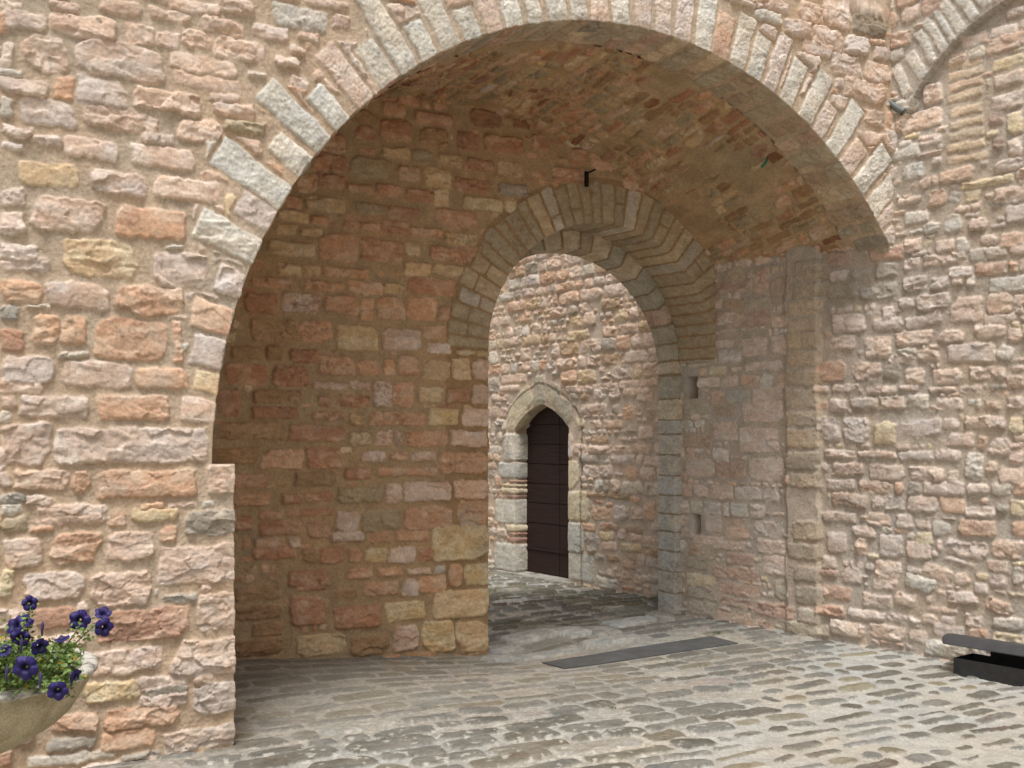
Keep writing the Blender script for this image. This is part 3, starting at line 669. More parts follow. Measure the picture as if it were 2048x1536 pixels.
sB += fill(sB, (-7, 1.5), (-.2, 5.6), (.09, .15), (.14, .36), dict(P=5, L=3, O=1.5, W=1.2, K=1, G=.4, R=.6), keep=.92, skip=skipB, seed=41, tol=.025, **kb)
sB += fill(sB, (-4.3, 1.45), (-.2, 5.0), (.04, .075), (.05, .15), dict(P=5, L=3, O=2, W=1.5, K=1, G=.6), keep=.75, skip=skipB, seed=42, tol=.004, proud=.014, rough=.8)
unify(sB[nspec:], (208, 197, 182), .48, 1.16); unify(bPil, (194, 178, 160), .66, 1.05)
for b_ in bPil: b_.hh *= .94; b_.cx += rnd.uniform(-.012, .012)
pass; unify(bBrick, (210, 192, 172), .72, 1.1); unify(bArch, (222, 218, 210), .4, 1.15)
cst = [B.uv(1700, 520), B.uv(1765, 590), B.uv(1730, 780), B.uv(1700, 330)]
def offB(X, Z):
    jag = .030 * (vn(Z * 6, 0 * Z, 77) - .5) + .02 * (vn(Z * 22, 0 * Z, 79) - .5)
    top = Z < PTOP
    o = .040 * sstep(PIL[0] - .008, PIL[0] + .008, X + jag) * (1 - sstep(PIL[1], PIL[1] + .05, X + jag)) * top
    r = np.hypot(X - BX, Z - BZ)
    o = o - .06 * ((r < BR) & (X < -.5)) * np.exp(-np.clip(BR - r, 0, 9) / .45) * sstep(3.75, 4.05, Z)
    for h in (H1, H2):
        k = sstep(0, .012, X - h[0]) * sstep(0, .012, h[1] - X) * sstep(0, .015, Z - h[2]) * sstep(0, .015, h[3] - Z)
        o = o - .19 * k
    nz = fbm(X * 5, Z * 5, 78, 3)
    st = np.exp(-(((X - cst[0][0]) / .22) ** 2 + ((Z - cst[0][1]) / .40) ** 2)) * sstep(.30, .55, nz)
    st2 = np.exp(-(((X - cst[2][0]) / .16) ** 2 + ((Z - cst[2][1]) / .30) ** 2)) * sstep(.42, .6, nz)
    wh = np.exp(-(((X - cst[1][0]) / .10) ** 2 + ((Z - cst[1][1]) / .22) ** 2)) * sstep(.35, .6, nz)
    m = (1 - .22 * st - .22 * st2) * (1 + .30 * wh)
    hs = np.where(X > PIL[1], .8, 1.0)
    return o, m.astype(np.float32), hs
side = empty('side_wall', (2.9, 8.0, 0), category='wall', label='pale pink rubble side wall running from the court into the arch, with a blind arch of white stones')
bW, bA, bP, bK = (Acc() for _ in range(4))
def splitB(X, Z, i):
    return np.where((i >= 0) & (i < len(bArch)), 1, np.where((i >= len(bArch)) & (i < len(bArch) + len(bBrick)), 3, np.where((X > PIL[0] - .004) & (X < PIL[1]) & (Z < PTOP), 2, 0)))
flat_sheet([bW, bA, bP, bK], B, steps((-8, -4.2, .08), (-4.2, -2.0, .015), (-2.0, 1.43, .0095)), steps((-.25, 4.98, .0095), (4.98, 7.5, .08)), sB, MORT_B, offset=offB, split=splitB, seed=23, warp=.012, famp=.013)
bW.build('rubble_masonry', M_ST, side); bA.build('blind_arch_ring', M_ST, side); bP.build('pilaster', M_ST, side); bK.build('brick_infill', M_ST, side)

# ================================================================== HOUSE ACROSS THE INNER COURT (plane D)
MORT_D = lin((200, 180, 158))
DL, DR = D.uv(1030, 900)[0], D.uv(1138, 1000)[0]
DM, DW = (DL + DR) / 2, (DL - DR) / 2
DZ, DH = D.uv(1030, 858)[1], .29
sDs = trace(D, 960, 740, 3.492, """165 445 400 638 W;130 645 390 758 W;210 772 400 792 B;160 800 400 822 K;150 828 390 868 K;185 874 400 904 B;105 908 400 1078 W;190 1090 400 1138 K;205 1142 400 1164 B;190 1176 400 1208 B;100 1215 400 1415 W
560 440 655 615 P;540 632 690 825 K;540 840 768 1050 K;540 1060 730 1270 W;540 1276 800 1468 W;200 230 330 430 K;230 150 370 300 K -35;380 35 462 260 H;475 90 560 260 H 25;520 200 650 390 H 20""", proud=.022, rough=.5, fine=.5)
unify(sDs, (196, 190, 176), .45, 1.1)
sD = trace(D, 960, 740, 3.492, """60 55 140 160 G;150 30 330 90 P;140 110 280 150 P;80 170 200 220 P
70 530 150 590 W;60 640 120 690 P;60 700 115 750 G;640 160 690 210 G;705 160 760 210 D;790 135 880 210 P;905 145 985 205 L;1000 120 1190 180 P;1100 150 1205 220 P;705 240 890 310 P;925 240 975 305 G;1005 240 1090 350 O;1170 270 1220 350 H;670 340 740 400 K;750 350 850 410 P;860 350 1000 410 O
1030 390 1090 440 H;1110 390 1215 480 P;780 450 900 510 D;750 850 890 890 D;895 850 1050 900 D;790 905 860 930 B;780 950 930 1050 O;935 950 1030 1050 L;1060 960 1130 1020 P;1145 920 1230 1050 O;715 1070 810 1120 O;830 1070 970 1120 R;1020 1085 1140 1140 D;735 1130 830 1280 G
840 1130 940 1190 K;1050 1150 1200 1200 P;850 1200 960 1260 P;980 1210 1130 1270 K;1040 1300 1090 1340 D;1100 1290 1150 1370 P;1160 1310 1235 1380 L;805 1290 870 1330 G;880 1290 980 1340 D;1000 1330 1080 1390 R;1000 1510 1080 1536 B;990 1410 1050 1460 P;1080 1430 1190 1480 P""", proud=.018, rough=.9)
def door_edge(x):   # x in [-1,1] -> height above the springing
    x = np.abs(x); return DH * np.clip(1 - .62 * x - .38 * x ** 4, 0, 1)
nj = np.linspace(-.05, DZ, int(DZ / .011)); xa = np.linspace(-1, 1, 120)[1:-1]
Pd = np.r_[np.c_[np.full(len(nj), DR), nj], np.c_[DM + DW * xa, DZ + door_edge(xa)], np.c_[np.full(len(nj), DL), nj[::-1]]]
tg = np.gradient(Pd, axis=0); Od = np.c_[-tg[:, 1], tg[:, 0]]; Od /= np.linalg.norm(Od, axis=1, keepdims=True)
kk_ = np.ones(9) / 9
Od = np.c_[np.convolve(np.pad(Od[:, 0], 4, 'edge'), kk_, 'valid'), np.convolve(np.pad(Od[:, 1], 4, 'edge'), kk_, 'valid')]; Od /= np.linalg.norm(Od, axis=1, keepdims=True)
Ld = np.r_[0, np.cumsum(np.linalg.norm(np.diff(Pd, axis=0), axis=1))]
def in_door(X, Z, g_):
    ins = (np.abs(X - DM) < DW) & (Z < DZ + door_edge(np.clip((X - DM) / DW, -1, 1)))
    near = np.where((np.abs(X - DM) < DW + .5) & (Z < DZ + DH + .5) & ~ins)[0]
    for a_ in range(0, len(near), 20000):
        k = near[a_:a_ + 20000]
        d_ = ((X[k][:, None] - Pd[None, ::3, 0]) ** 2 + (Z[k][:, None] - Pd[None, ::3, 1]) ** 2).min(1)
        ins[k] = d_ < g_ * g_
    return ins
def skipD(x, y, hw, hh): return (abs(x - DM) < DW + .12 and y < DZ + .1) or math.hypot(x - DM, (y - DZ) * 1.1) < .72
sD += fill(sDs + sD, (-4, 7), (-.1, 5.8), (.10, .17), (.14, .40), dict(P=5, O=1.5, Y=1.5, L=2, W=1.5, G=.5, D=.8), keep=.9, skip=skipD, seed=51, tol=.03, proud=.024, rough=1.2)
sD += fill(sDs + sD, (-1, 3.4), (-.1, 4.4), (.05, .08), (.06, .16), dict(P=4, O=2, Y=1, L=2, W=1, G=.8, B=.2), keep=.85, skip=skipD, seed=52, tol=.004, proud=.018, rough=1.1)
unify(sD, (206, 186, 164), .42, 1.14); sD = sDs + sD
house = empty('house_front', (.35, 12.0, 0), category='house', label='rubble stone house front across the inner court, with a small pointed doorway')
hW, hS = Acc(), Acc()
path_sheet([hS], D, Pd, Od, Ld, steps((-.22, -.03, .011), (-.03, .03, .005), (.03, .22, .011)), [], sD, MORT_D, d3(-D.n, 0), seed=29, warp=.010, clear=-1)
flat_sheet([hW], D, steps((-1.1, 3.35, .0115), (3.35, 8, .06)), steps((-.2, 4.35, .0115), (4.35, 6, .07)), sD, MORT_D,
           keep=lambda X, Z: ~in_door(X, Z, .17), drop=lambda X, Z: .012 * in_door(X, Z, .24), seed=29, warp=.010)
hW.build('house_wall', M_ST, house); hS.build('door_surround', M_ST, house)

def bm_new():
    import bmesh
    return bmesh.new()
import bmesh
from mathutils import Vector, Matrix, noise as mnoise
def bm_obj(name, bm, mat, parent=None, smooth=False, bevel=0.0):
    if bevel:
        bmesh.ops.bevel(bm, geom=list(bm.edges), offset=bevel, segments=2, affect='EDGES', clamp_overlap=True)
    me = bpy.data.meshes.new(name); bm.to_mesh(me); bm.free()
    if smooth: me.polygons.foreach_set('use_smooth', [True] * len(me.polygons))
    for m in (mat if isinstance(mat, (list, tuple)) else [mat]): me.materials.append(m)
    o = bpy.data.objects.new(name, me); COL.objects.link(o)
    if parent: o.parent = parent
    return o
def box(bm, o, ex, ey, ez, x, y, z):
    """box spanning ranges x, y, z along axes ex, ey, ez from o"""
    vs = []
    for c in z:
        for b_ in y:
            for a_ in x: vs.append(bm.verts.new(Vector(o) + Vector(ex) * a_ + Vector(ey) * b_ + Vector(ez) * c))
    for f in ((0, 2, 3, 1), (4, 5, 7, 6), (0, 1, 5, 4), (2, 6, 7, 3), (0, 4, 6, 2), (1, 3, 7, 5)): bm.faces.new([vs[k] for k in f])

# door: dark boards with a ledge
M_WOOD, nt, bs = nodes('old_dark_door_wood')
N, L = nt.nodes.new, nt.links.new
tc = N('ShaderNodeTexCoord'); mp = N('ShaderNodeMapping'); mp.inputs['Rotation'].default_value = (0, 0, math.atan2(D.d[1], D.d[0])); mp.vector_type = 'TEXTURE'
mp2 = N('ShaderNodeMapping'); mp2.inputs['Scale'].default_value = (3, 20, 60)
n1 = N('ShaderNodeTexNoise'); n1.inputs['Scale'].default_value = 1; n1.inputs['Detail'].default_value = 6
L(tc.outputs['Object'], mp.inputs[0]); L(mp.outputs[0], mp2.inputs[0]); L(mp2.outputs[0], n1.inputs['Vector'])
cr = N('ShaderNodeValToRGB'); cr.color_ramp.elements[0].position = .3; cr.color_ramp.elements[0].color = (.019, .0085, .006, 1); cr.color_ramp.elements[1].position = .75; cr.color_ramp.elements[1].color = (.044, .020, .014, 1)
L(n1.outputs['Fac'], cr.inputs[0]); L(cr.outputs[0], bs.inputs['Base Color']); bs.inputs['Roughness'].default_value = .7; bs.inputs['Specular IOR Level'].default_value = .3
bp = N('ShaderNodeBump'); bp.inputs['Strength'].default_value = .4; bp.inputs['Distance'].default_value = .004; L(n1.outputs['Fac'], bp.inputs['Height']); L(bp.outputs[0], bs.inputs['Normal'])
bm = bmesh.new()
dd, dn = d3(D.d, 0), d3(D.n, 0)
o0 = D.pos(np.array(DM), np.array(0.0)); seam = DM - DM
zr = [.035, .30, .62, .86, 1.09, 1.32, 1.55, 1.78, 2.05]
for k in range(len(zr) - 1):
    for (xa_, xb_) in ((-DW - .05, -.14), (-.134, DW + .05)):
        p = rnd.uniform(-.002, .002)
        box(bm, o0, dd, dn, (0, 0, 1), (xa_, xb_), (-.21 + p, -.165 + p), (zr[k] + .003, zr[k + 1] - .003))
box(bm, o0, dd, dn, (0, 0, 1), (-DW - .06, DW + .06), (-.225, -.185), (.03, 2.06))
door = bm_obj('door', bm, M_WOOD, house, bevel=.003)
bm = bmesh.new(); box(bm, o0, dd, dn, (0, 0, 1), (-DW - .04, DW + .04), (-.168, -.150), (.30, .335)); bm_obj('ledge_rail', bm, M_WOOD, door, bevel=.006)
bm = bmesh.new(); box(bm, o0, dd, dn, (0, 0, 1), (-DW - .12, DW + .30), (-.24, .10), (-.12, .030)); bm_obj('doorstep', bm, plain('grey_step_stone', lin((165, 160, 148)), .9, noise=.25, scale=18, bump=.4), house, bevel=.012)
bm = bmesh.new(); box(bm, o0, dd, dn, (0, 0, 1), (-DW + .09, -DW + .13), (-.167, -.155), (1.02, 1.10)); bm_obj('lock_plate', bm, plain('dark_iron', (.02, .019, .018), .5, .6), door, bevel=.003)

# ================================================================== GROUND
ca, sa = C.d * -1, -C.n                      # alpha along the arch line, beta into the passage
def g_ab(x, y): return x * ca[0] + y * ca[1], x * sa[0] + y * sa[1]
def g_xy(a, b): return a * ca[0] + b * sa[0], a * ca[1] + b * sa[1]
ga = steps((-60, -8, 4), (-8, .6, .25), (.6, 6.75, .0115), (6.75, 14, .25), (14, 60, 4)); gb = steps((-60, -6, 4), (-6, 3.1, .25), (3.1, 11.9, .0115), (11.9, 20, .3), (20, 80, 5))
na, nb = len(ga), len(gb)
GA, GB = (g.ravel() for g in np.meshgrid(ga, gb, indexing='ij'))
GX, GY = g_xy(GA, GB)
# zones
def zone(x, y):
    right = sstep(-.35, .55, (x - .85) - (y - 5.4) * .52)
    right = right * sstep(8.9, 7.6, y - .2 * (x - 2))
    a_, b_ = (x - A.o[0]) * A.n[0] + (y - A.o[1]) * A.n[1], (x - C.o[0]) * C.n[0] + (y - C.o[1]) * C.n[1]
    far = sstep(-.35, -.75, b_)
    ins = (1 - far) * sstep(.3, -.3, a_) * sstep(1.2, .2, x)
    return right, far, ins
q = random.Random(5); sG = []
plA = [ground_uv(1090, 1320, -.03), ground_uv(1141, 1335, -.02), ground_uv(1466, 1282), ground_uv(1412, 1270)]
plab = np.array([g_ab(*p) for p in plA]); pa0, pa1 = plab[:, 0].min(), plab[:, 0].max(); pb0, pb1 = np.sort(plab[:, 1])[[0, 3]]; pb0 = plab[[1, 2], 1].mean(); pb1 = plab[[0, 3], 1].mean(); pa0 = plab[[0, 1], 0].mean(); pa1 = plab[[2, 3], 0].mean()
def gstone(a_, b_, la, lb, key, **kw): sG.append(stone(a_, b_, la / 2, lb / 2, key, rnd_=q, **kw))
# the row of big worn stones under the inner arch
for (u, v, wpx, lb, key) in ((1010, 1286, 60, .24, 'G'), (1062, 1270, 105, .28, 'W'), (1140, 1268, 75, .34, 'W'), (1195, 1266, 60, .36, 'G'), (1262, 1248, 95, .30, 'W'), (1320, 1243, 40, .24, 'G'), (1000, 1305, 70, .22, 'G'), (1100, 1298, 130, .20, 'G'), (1220, 1284, 120, .16, 'G')):
    x, y = ground_uv(u, v, -.02); a_, b_ = g_ab(x, y)
    gstone(a_, b_, wpx / F * y * 1.1, lb, key, proud=.036, rough=.3, rr=.35, tone=1.5 if key == 'G' else 1.0)
big = len(sG)
b_ = 3.0; bx = [(s.cx, s.cy, s.hw, s.hh) for s in sG]
while b_ < 12.0:
    rowh = q.uniform(.12, .20); a_ = .5 + q.uniform(-.3, 0)
    while a_ < 6.9:
        x, y = g_xy(a_, b_); r_, f_, i_ = (float(t) for t in zone(np.array(x), np.array(y)))
        if f_ > .5: ln, hh, gp = q.uniform(.12, .40), rowh * .85, .034
        elif r_ > .5: ln, hh, gp = q.choice((q.uniform(.12, .2), q.uniform(.2, .3), q.uniform(.26, .46))), rowh * q.uniform(.6, 1.05), q.uniform(.04, .075)
        elif b_ < 5.2: ln, hh, gp = q.uniform(.2, .6), rowh * q.uniform(.7, 1.15), .036
        else: ln, hh, gp = q.uniform(.14, .46), rowh * q.uniform(.6, 1.05), .028
        cx, cy = a_ + ln / 2, b_ + rowh / 2 + q.uniform(-.02, .02)
        ok = q.random() < (.93 if r_ < .5 else .9)
        if pa0 - .03 < cx < pa1 + .03 and pb0 - .08 < cy < pb1 + .08: ok = False
        if any(abs(cx - e[0]) < e[2] + ln / 2 - .02 and abs(cy - e[1]) < e[3] + hh / 2 - .02 for e in bx): ok = False
        if ok:
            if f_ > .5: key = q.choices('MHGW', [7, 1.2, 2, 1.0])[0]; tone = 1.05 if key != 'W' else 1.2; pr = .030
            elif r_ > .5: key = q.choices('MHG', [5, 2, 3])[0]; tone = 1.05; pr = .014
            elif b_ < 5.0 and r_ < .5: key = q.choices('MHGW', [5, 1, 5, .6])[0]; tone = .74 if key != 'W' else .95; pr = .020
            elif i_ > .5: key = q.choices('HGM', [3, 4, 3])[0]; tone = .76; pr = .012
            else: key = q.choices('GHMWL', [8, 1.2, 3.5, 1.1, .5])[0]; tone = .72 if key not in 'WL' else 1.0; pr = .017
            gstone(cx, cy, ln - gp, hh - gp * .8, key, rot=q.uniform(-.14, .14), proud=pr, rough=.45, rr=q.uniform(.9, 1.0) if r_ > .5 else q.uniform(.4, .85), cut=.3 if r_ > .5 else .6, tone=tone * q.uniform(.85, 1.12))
        a_ += ln
    b_ += rowh
unify(sG[big:], (138, 132, 119), .42)
fine = (GA > .55) & (GA < 6.8) & (GB > 3.05) & (GB < 11.95)
GZ = gz(GX, GY); hG = np.zeros(len(GX), np.float32); cG = np.tile(lin((168, 160, 145)), (len(GX), 1)).astype(np.float32)
xf, yf = GX[fine], GY[fine]; af, bf = GA[fine].astype(np.float32), GB[fine].astype(np.float32)
r_, f_, i_ = zone(xf, yf)
dG, iG = eval_stones(af, bf, sG, 61, .013, .8)
m0 = lin((176, 169, 156)); hh_, cc_ = relief(af, bf, dG, iG, sG, m0, 61, edge=.010, fscale=(7, 9), famp=.010, m_amp=.005)
tint = np.ones((len(xf), 3), np.float32)
mor = (dG > -.003)[:, None]
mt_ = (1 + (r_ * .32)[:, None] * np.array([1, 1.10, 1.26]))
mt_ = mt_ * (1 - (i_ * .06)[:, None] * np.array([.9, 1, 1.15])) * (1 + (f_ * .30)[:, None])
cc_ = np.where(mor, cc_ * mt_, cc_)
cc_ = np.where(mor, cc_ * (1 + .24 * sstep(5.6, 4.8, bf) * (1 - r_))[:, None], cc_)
grit = fbm(af * 44, bf * 56, 66, 3)
cc_ = cc_ * (1 + (1 - .7 * r_) * .75 * (grit - .5) * (1 - .3 * (dG < 0)))[:, None]
cc_ = cc_ * np.array([.78, .80, .82])
dust = (sstep(.50, .70, fbm(af * 7, bf * 12, 67, 3)) * (1 - r_) * (1 - f_) * .25 * (dG < .003))[:, None]
cc_ = cc_ * (1 - dust) + lin((156, 150, 139)) * dust
# fine mortar washed over the cobbles in the passage and patches of it in the court
wash = (1 - .8 * ((iG >= 0) & (iG < big) & (dG < .01)))[:, None] * np.clip(.22 * i_ + .16 * sstep(.52, .68, fbm(af * 1.3, bf * 1.3, 62, 3)) * (1 - r_) * (1 - f_), 0, .8)[:, None]
cc_ = cc_ * (1 - wash) + lin((142, 134, 121)) * wash * (.85 + .3 * fbm(af * 9, bf * 12, 63, 3))[:, None]
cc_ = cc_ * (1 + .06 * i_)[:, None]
lich = sstep(.70, .78, fbm(af * 26, bf * 26, 64, 2)) * (1 - r_) * (1 - i_) * sstep(6.8, 5.6, yf)
cc_ = cc_ * (1 - .6 * lich)[:, None] + lin((214, 208, 196)) * (.6 * lich)[:, None]
moss = .65 * (f_ * sstep(.50, .66, fbm(af * 2.2, bf * 2.2, 65, 3)) * sstep(-.03, .015, dG))[:, None]
cc_ = cc_ * (1 - moss * .85) + lin((84, 92, 44)) * moss * .85
onpl = sstep(-.03, 0, np.minimum(np.minimum(af - pa0 + .02, pa1 + .02 - af), np.minimum(bf - pb0 + .02, pb1 + .02 - bf)))
hh_ = hh_ * (1 - onpl) * (1 - .25 * i_ * (iG >= big)) - .004 * onpl
sh = sstep(.10, .0, dG) * 0
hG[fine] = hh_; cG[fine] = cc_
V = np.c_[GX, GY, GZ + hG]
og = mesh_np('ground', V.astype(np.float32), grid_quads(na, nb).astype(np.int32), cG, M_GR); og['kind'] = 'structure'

# ================================================================== SMALL THINGS
M_IRON = plain('dark_painted_steel', (.040, .039, .039), .45, .2, noise=.2, scale=22, bump=.08)
M_PLATE = plain('grey_steel_plate', (.12, .125, .125), .55, .35, noise=.22, scale=9, bump=.1)
def corner(a_, b_):
    x, y = g_xy(a_, b_); return float(x), float(y), float(gz(x, y))
cs = [corner(pa0, pb0), corner(pa1, pb0), corner(pa1, pb1), corner(pa0, pb1)]
bm = bmesh.new()
mid = [corner((pa0 + pa1) / 2 + k * (pa1 - pa0) / 2, b2) for k in (-1, -.5, 0, .5, 1) for b2 in (pb0, pb1)]
top = [bm.verts.new((x, y, z + .006)) for x, y, z in mid]; bot = [bm.verts.new((x, y, z - .03)) for x, y, z in mid]
for k in range(4):
    i0 = 2 * k; bm.faces.new((top[i0], top[i0 + 2], top[i0 + 3], top[i0 + 1])); bm.faces.new((bot[i0], bot[i0 + 1], bot[i0 + 3], bot[i0 + 2]))
    bm.faces.new((top[i0], bot[i0], bot[i0 + 2], top[i0 + 2])); bm.faces.new((top[i0 + 1], top[i0 + 3], bot[i0 + 3], bot[i0 + 1]))
bm.faces.new((top[0], top[1], bot[1], bot[0])); bm.faces.new((top[8], bot[8], bot[9], top[9]))
tag(bm_obj('drain_cover_plate', bm, M_PLATE), category='metal plate', label='long dark grey steel plate set flush in the cobbles before the inner arch')

# black metal box with a raised lid beside the side wall
bx0 = np.array(ground_uv(1907, 1349)); bdir = -B.d; bnin = -B.n
trough = empty('metal_box', (float(bx0[0]), float(bx0[1]), 0), category='metal box', label='low black metal box with a raised curved lid standing by the right wall')
e1, e2, ez = Vector((bdir[0], bdir[1], 0)), Vector((bnin[0], bnin[1], 0)), Vector((0, 0, 1)); ob = Vector((bx0[0], bx0[1], 0))
LB, WB, HB, tk = 1.7, .25, .115, .004
bm = bmesh.new()
box(bm, ob, e1, e2, ez, (0, LB), (0, tk), (-.01, HB)); box(bm, ob, e1, e2, ez, (0, LB), (WB - tk, WB), (-.01, HB))
box(bm, ob, e1, e2, ez, (0, tk), (tk, WB - tk), (-.01, HB)); box(bm, ob, e1, e2, ez, (LB - tk, LB), (tk, WB - tk), (-.01, HB))
box(bm, ob, e1, e2, ez, (tk, LB - tk), (tk, WB - tk), (.0, .006))
bm_obj('box_body', bm, M_IRON, trough)
bm = bmesh.new(); nseg = 10; rows = []
ztop, rise = .205, .045
xs_ = [-.10 + .012 * (1 - math.cos(t)) for t in ()] or [-.115, LB + .1]
for zoff in (0, -.006):
    for k in range(nseg + 1):
        f = k / nseg; yy = -.02 + (WB + .04) * f; zz_ = ztop + rise * math.sin(math.pi * min(1, f * .9 + .02)) + zoff
        inset = .05 * (abs(2 * f - 1) ** 3)
        rows.append((bm.verts.new(ob + e1 * (xs_[0] + inset) + e2 * yy + ez * zz_), bm.verts.new(ob + e1 * xs_[1] + e2 * yy + ez * zz_)))
n1_ = nseg + 1
for k in range(nseg):
    bm.faces.new((rows[k][0], rows[k + 1][0], rows[k + 1][1], rows[k][1])); bm.faces.new((rows[n1_ + k][0], rows[n1_ + k][1], rows[n1_ + k + 1][1], rows[n1_ + k + 1][0]))
    bm.faces.new((rows[k][0], rows[n1_ + k][0], rows[n1_ + k + 1][0], rows[k + 1][0])); bm.faces.new((rows[k][1], rows[k + 1][1], rows[n1_ + k + 1][1], rows[n1_ + k][1]))
bm.faces.new((rows[0][0], rows[0][1], rows[n1_][1], rows[n1_][0])); bm.faces.new((rows[nseg][0], rows[n1_ + nseg][0], rows[n1_ + nseg][1], rows[nseg][1]))
bm_obj('lid', bm, plain('dark_grey_lid_steel', (.075, .078, .085), .4, .3, noise=.15, scale=14, bump=.06), trough, smooth=False)
bm = bmesh.new(); box(bm, ob, e1, e2, ez, (.13, LB), (WB + .001, WB + .006), (.0, ztop + .022)); bm_obj('back_panel', bm, M_IRON, trough)
for xx in (.95, LB - .3):
    bm = bmesh.new(); box(bm, ob, e1, e2, ez, (xx, xx + .03), (WB - .05, WB - .02), (.006, ztop + .02)); bm_obj('lid_post', bm, M_IRON, trough)

def tube(bm, pts, rad, seg=10, caps=True, hollow=None):
    rings = []
    pts = [Vector(p) for p in pts]
    for i, p in enumerate(pts):
        t = (pts[min(i + 1, len(pts) - 1)] - pts[max(i - 1, 0)]).normalized()
        up = Vector((0, 0, 1)) if abs(t.z) < .9 else Vector((1, 0, 0))
        a_ = t.cross(up).normalized(); b2 = t.cross(a_)
        r = rad[i] if isinstance(rad, (list, tuple)) else rad
        rings.append([bm.verts.new(p + (a_ * math.cos(2 * math.pi * k / seg) + b2 * math.sin(2 * math.pi * k / seg)) * r) for k in range(seg)])
    for i in range(len(rings) - 1):
        for k in range(seg): bm.faces.new((rings[i][k], rings[i][(k + 1) % seg], rings[i + 1][(k + 1) % seg], rings[i + 1][k]))
    if caps:
        bm.faces.new(rings[0][::-1]); bm.faces.new(rings[-1])
    return rings
def p3(plane, u, v, h=0.0):
    a_, z_ = plane.uv(u, v); p = plane.pos(np.array(a_), np.array(z_), h); return Vector(p)
# pipe stub in the corner of the two walls: hollow, open end towards the court
bm = bmesh.new(); pA = p3(A, 1781, 203, -.02); pB = Vector(((1807 - U0) / F * (pA.y - .10), pA.y - .10, EYE + (V0 - 225) / F * (pA.y - .10)))
tube(bm, [pA, pB], .026, 14, caps=False)
ri = tube(bm, [pB, pA], .020, 14, caps=False)
r_out = [v for v in bm.verts][14:28]; r_in = ri[0]
tag(bm_obj('drain_pipe', bm, plain('weathered_grey_pipe', (.16, .18, .17), .6, .3, noise=.25), smooth=True), category='pipe', label='short grey pipe stub sticking out of the corner where two walls meet')
# green plastic stub in the vault
pg = Vector((0, 0, 0)); u_, v_ = 1535, 312
gi = np.argmin(np.abs((Vv[..., 0] / Vv[..., 1]) * F + U0 - u_) + np.abs(V0 - (Vv[..., 2] - EYE) / Vv[..., 1] * F - v_)); gi = np.unravel_index(gi, Vv.shape[:2])
pv = Vector(Vv[gi]); nvv = Vector(nv[gi])
bm = bmesh.new(); tube(bm, [pv - nvv * .02, pv + nvv * .03 + Vector((.0, 0, -.02)), pv + nvv * .045 + Vector((-.03, 0, -.05))], .010, 8)
tag(bm_obj('plastic_conduit', bm, plain('green_plastic', (.02, .22, .14), .4), smooth=True), category='conduit', label='short bright green plastic conduit end hanging out of the vault')
# iron hook over the inner arch
bm = bmesh.new(); q0, q1, q2 = p3(C, 1188, 341, .0), p3(C, 1164, 350, .07), p3(C, 1168, 381, .07)
box(bm, q1, Vector(d3(C.d, 0)), Vector(d3(C.n, 0)), Vector((0, 0, 1)), (-.015, .015), (-.010, .012), (-.11, .012))
tube(bm, [p3(C, 1164, 351, .08), p3(C, 1188, 340, .015)], .007, 8)
tag(bm_obj('iron_hook', bm, plain('rusty_black_iron', (.012, .009, .008), .7, .4)), category='hook', label='black iron hook fixed above the ring of the inner arch')

# planter bowl on a foot
PCX, PCY, PR, PZ = -2.14, 3.9, .557, .736
M_CON, nt, bs = nodes('weathered_concrete')
N, L = nt.nodes.new, nt.links.new
tc = N('ShaderNodeTexCoord'); n1 = N('ShaderNodeTexNoise'); n1.inputs['Scale'].default_value = 9; n1.inputs['Detail'].default_value = 8; n1.inputs['Roughness'].default_value = .65
n2 = N('ShaderNodeTexNoise'); n2.inputs['Scale'].default_value = 160; n2.inputs['Detail'].default_value = 3
L(tc.outputs['Object'], n1.inputs['Vector']); L(tc.outputs['Object'], n2.inputs['Vector'])
cr = N('ShaderNodeValToRGB'); cr.color_ramp.elements[0].position = .30; cr.color_ramp.elements[0].color = (*lin((150, 138, 108)), 1); cr.color_ramp.elements[1].position = .62; cr.color_ramp.elements[1].color = (*lin((200, 188, 158)), 1)
L(n1.outputs['Fac'], cr.inputs[0])
mr = N('ShaderNodeMapRange'); mr.inputs['From Min'].default_value = .3; mr.inputs['From Max'].default_value = .7; mr.inputs['To Min'].default_value = .7; mr.inputs['To Max'].default_value = 1.2
L(n2.outputs['Fac'], mr.inputs['Value']); vm = N('ShaderNodeVectorMath'); vm.operation = 'SCALE'; L(cr.outputs[0], vm.inputs[0]); L(mr.outputs[0], vm.inputs['Scale'])
L(vm.outputs[0], bs.inputs['Base Color']); bs.inputs['Roughness'].default_value = .95
bp = N('ShaderNodeBump'); bp.inputs['Strength'].default_value = .5; bp.inputs['Distance'].default_value = .006; L(n2.outputs['Fac'], bp.inputs['Height']); L(bp.outputs[0], bs.inputs['Normal'])
M_RIM, nt, bs = nodes('pale_lichened_rim')
N, L = nt.nodes.new, nt.links.new
tc = N('ShaderNodeTexCoord'); n1 = N('ShaderNodeTexNoise'); n1.inputs['Scale'].default_value = 26; n1.inputs['Detail'].default_value = 7; n1.inputs['Roughness'].default_value = .7
L(tc.outputs['Object'], n1.inputs['Vector']); cr = N('ShaderNodeValToRGB')
cr.color_ramp.elements[0].position = .36; cr.color_ramp.elements[0].color = (.10, .10, .085, 1); cr.color_ramp.elements[1].position = .52; cr.color_ramp.elements[1].color = (*lin((206, 202, 190)), 1)
L(n1.outputs['Fac'], cr.inputs[0]); L(cr.outputs[0], bs.inputs['Base Color']); bs.inputs['Roughness'].default_value = .95
bp = N('ShaderNodeBump'); bp.inputs['Strength'].default_value = .6; bp.inputs['Distance'].default_value = .006; L(n1.outputs['Fac'], bp.inputs['Height']); L(bp.outputs[0], bs.inputs['Normal'])
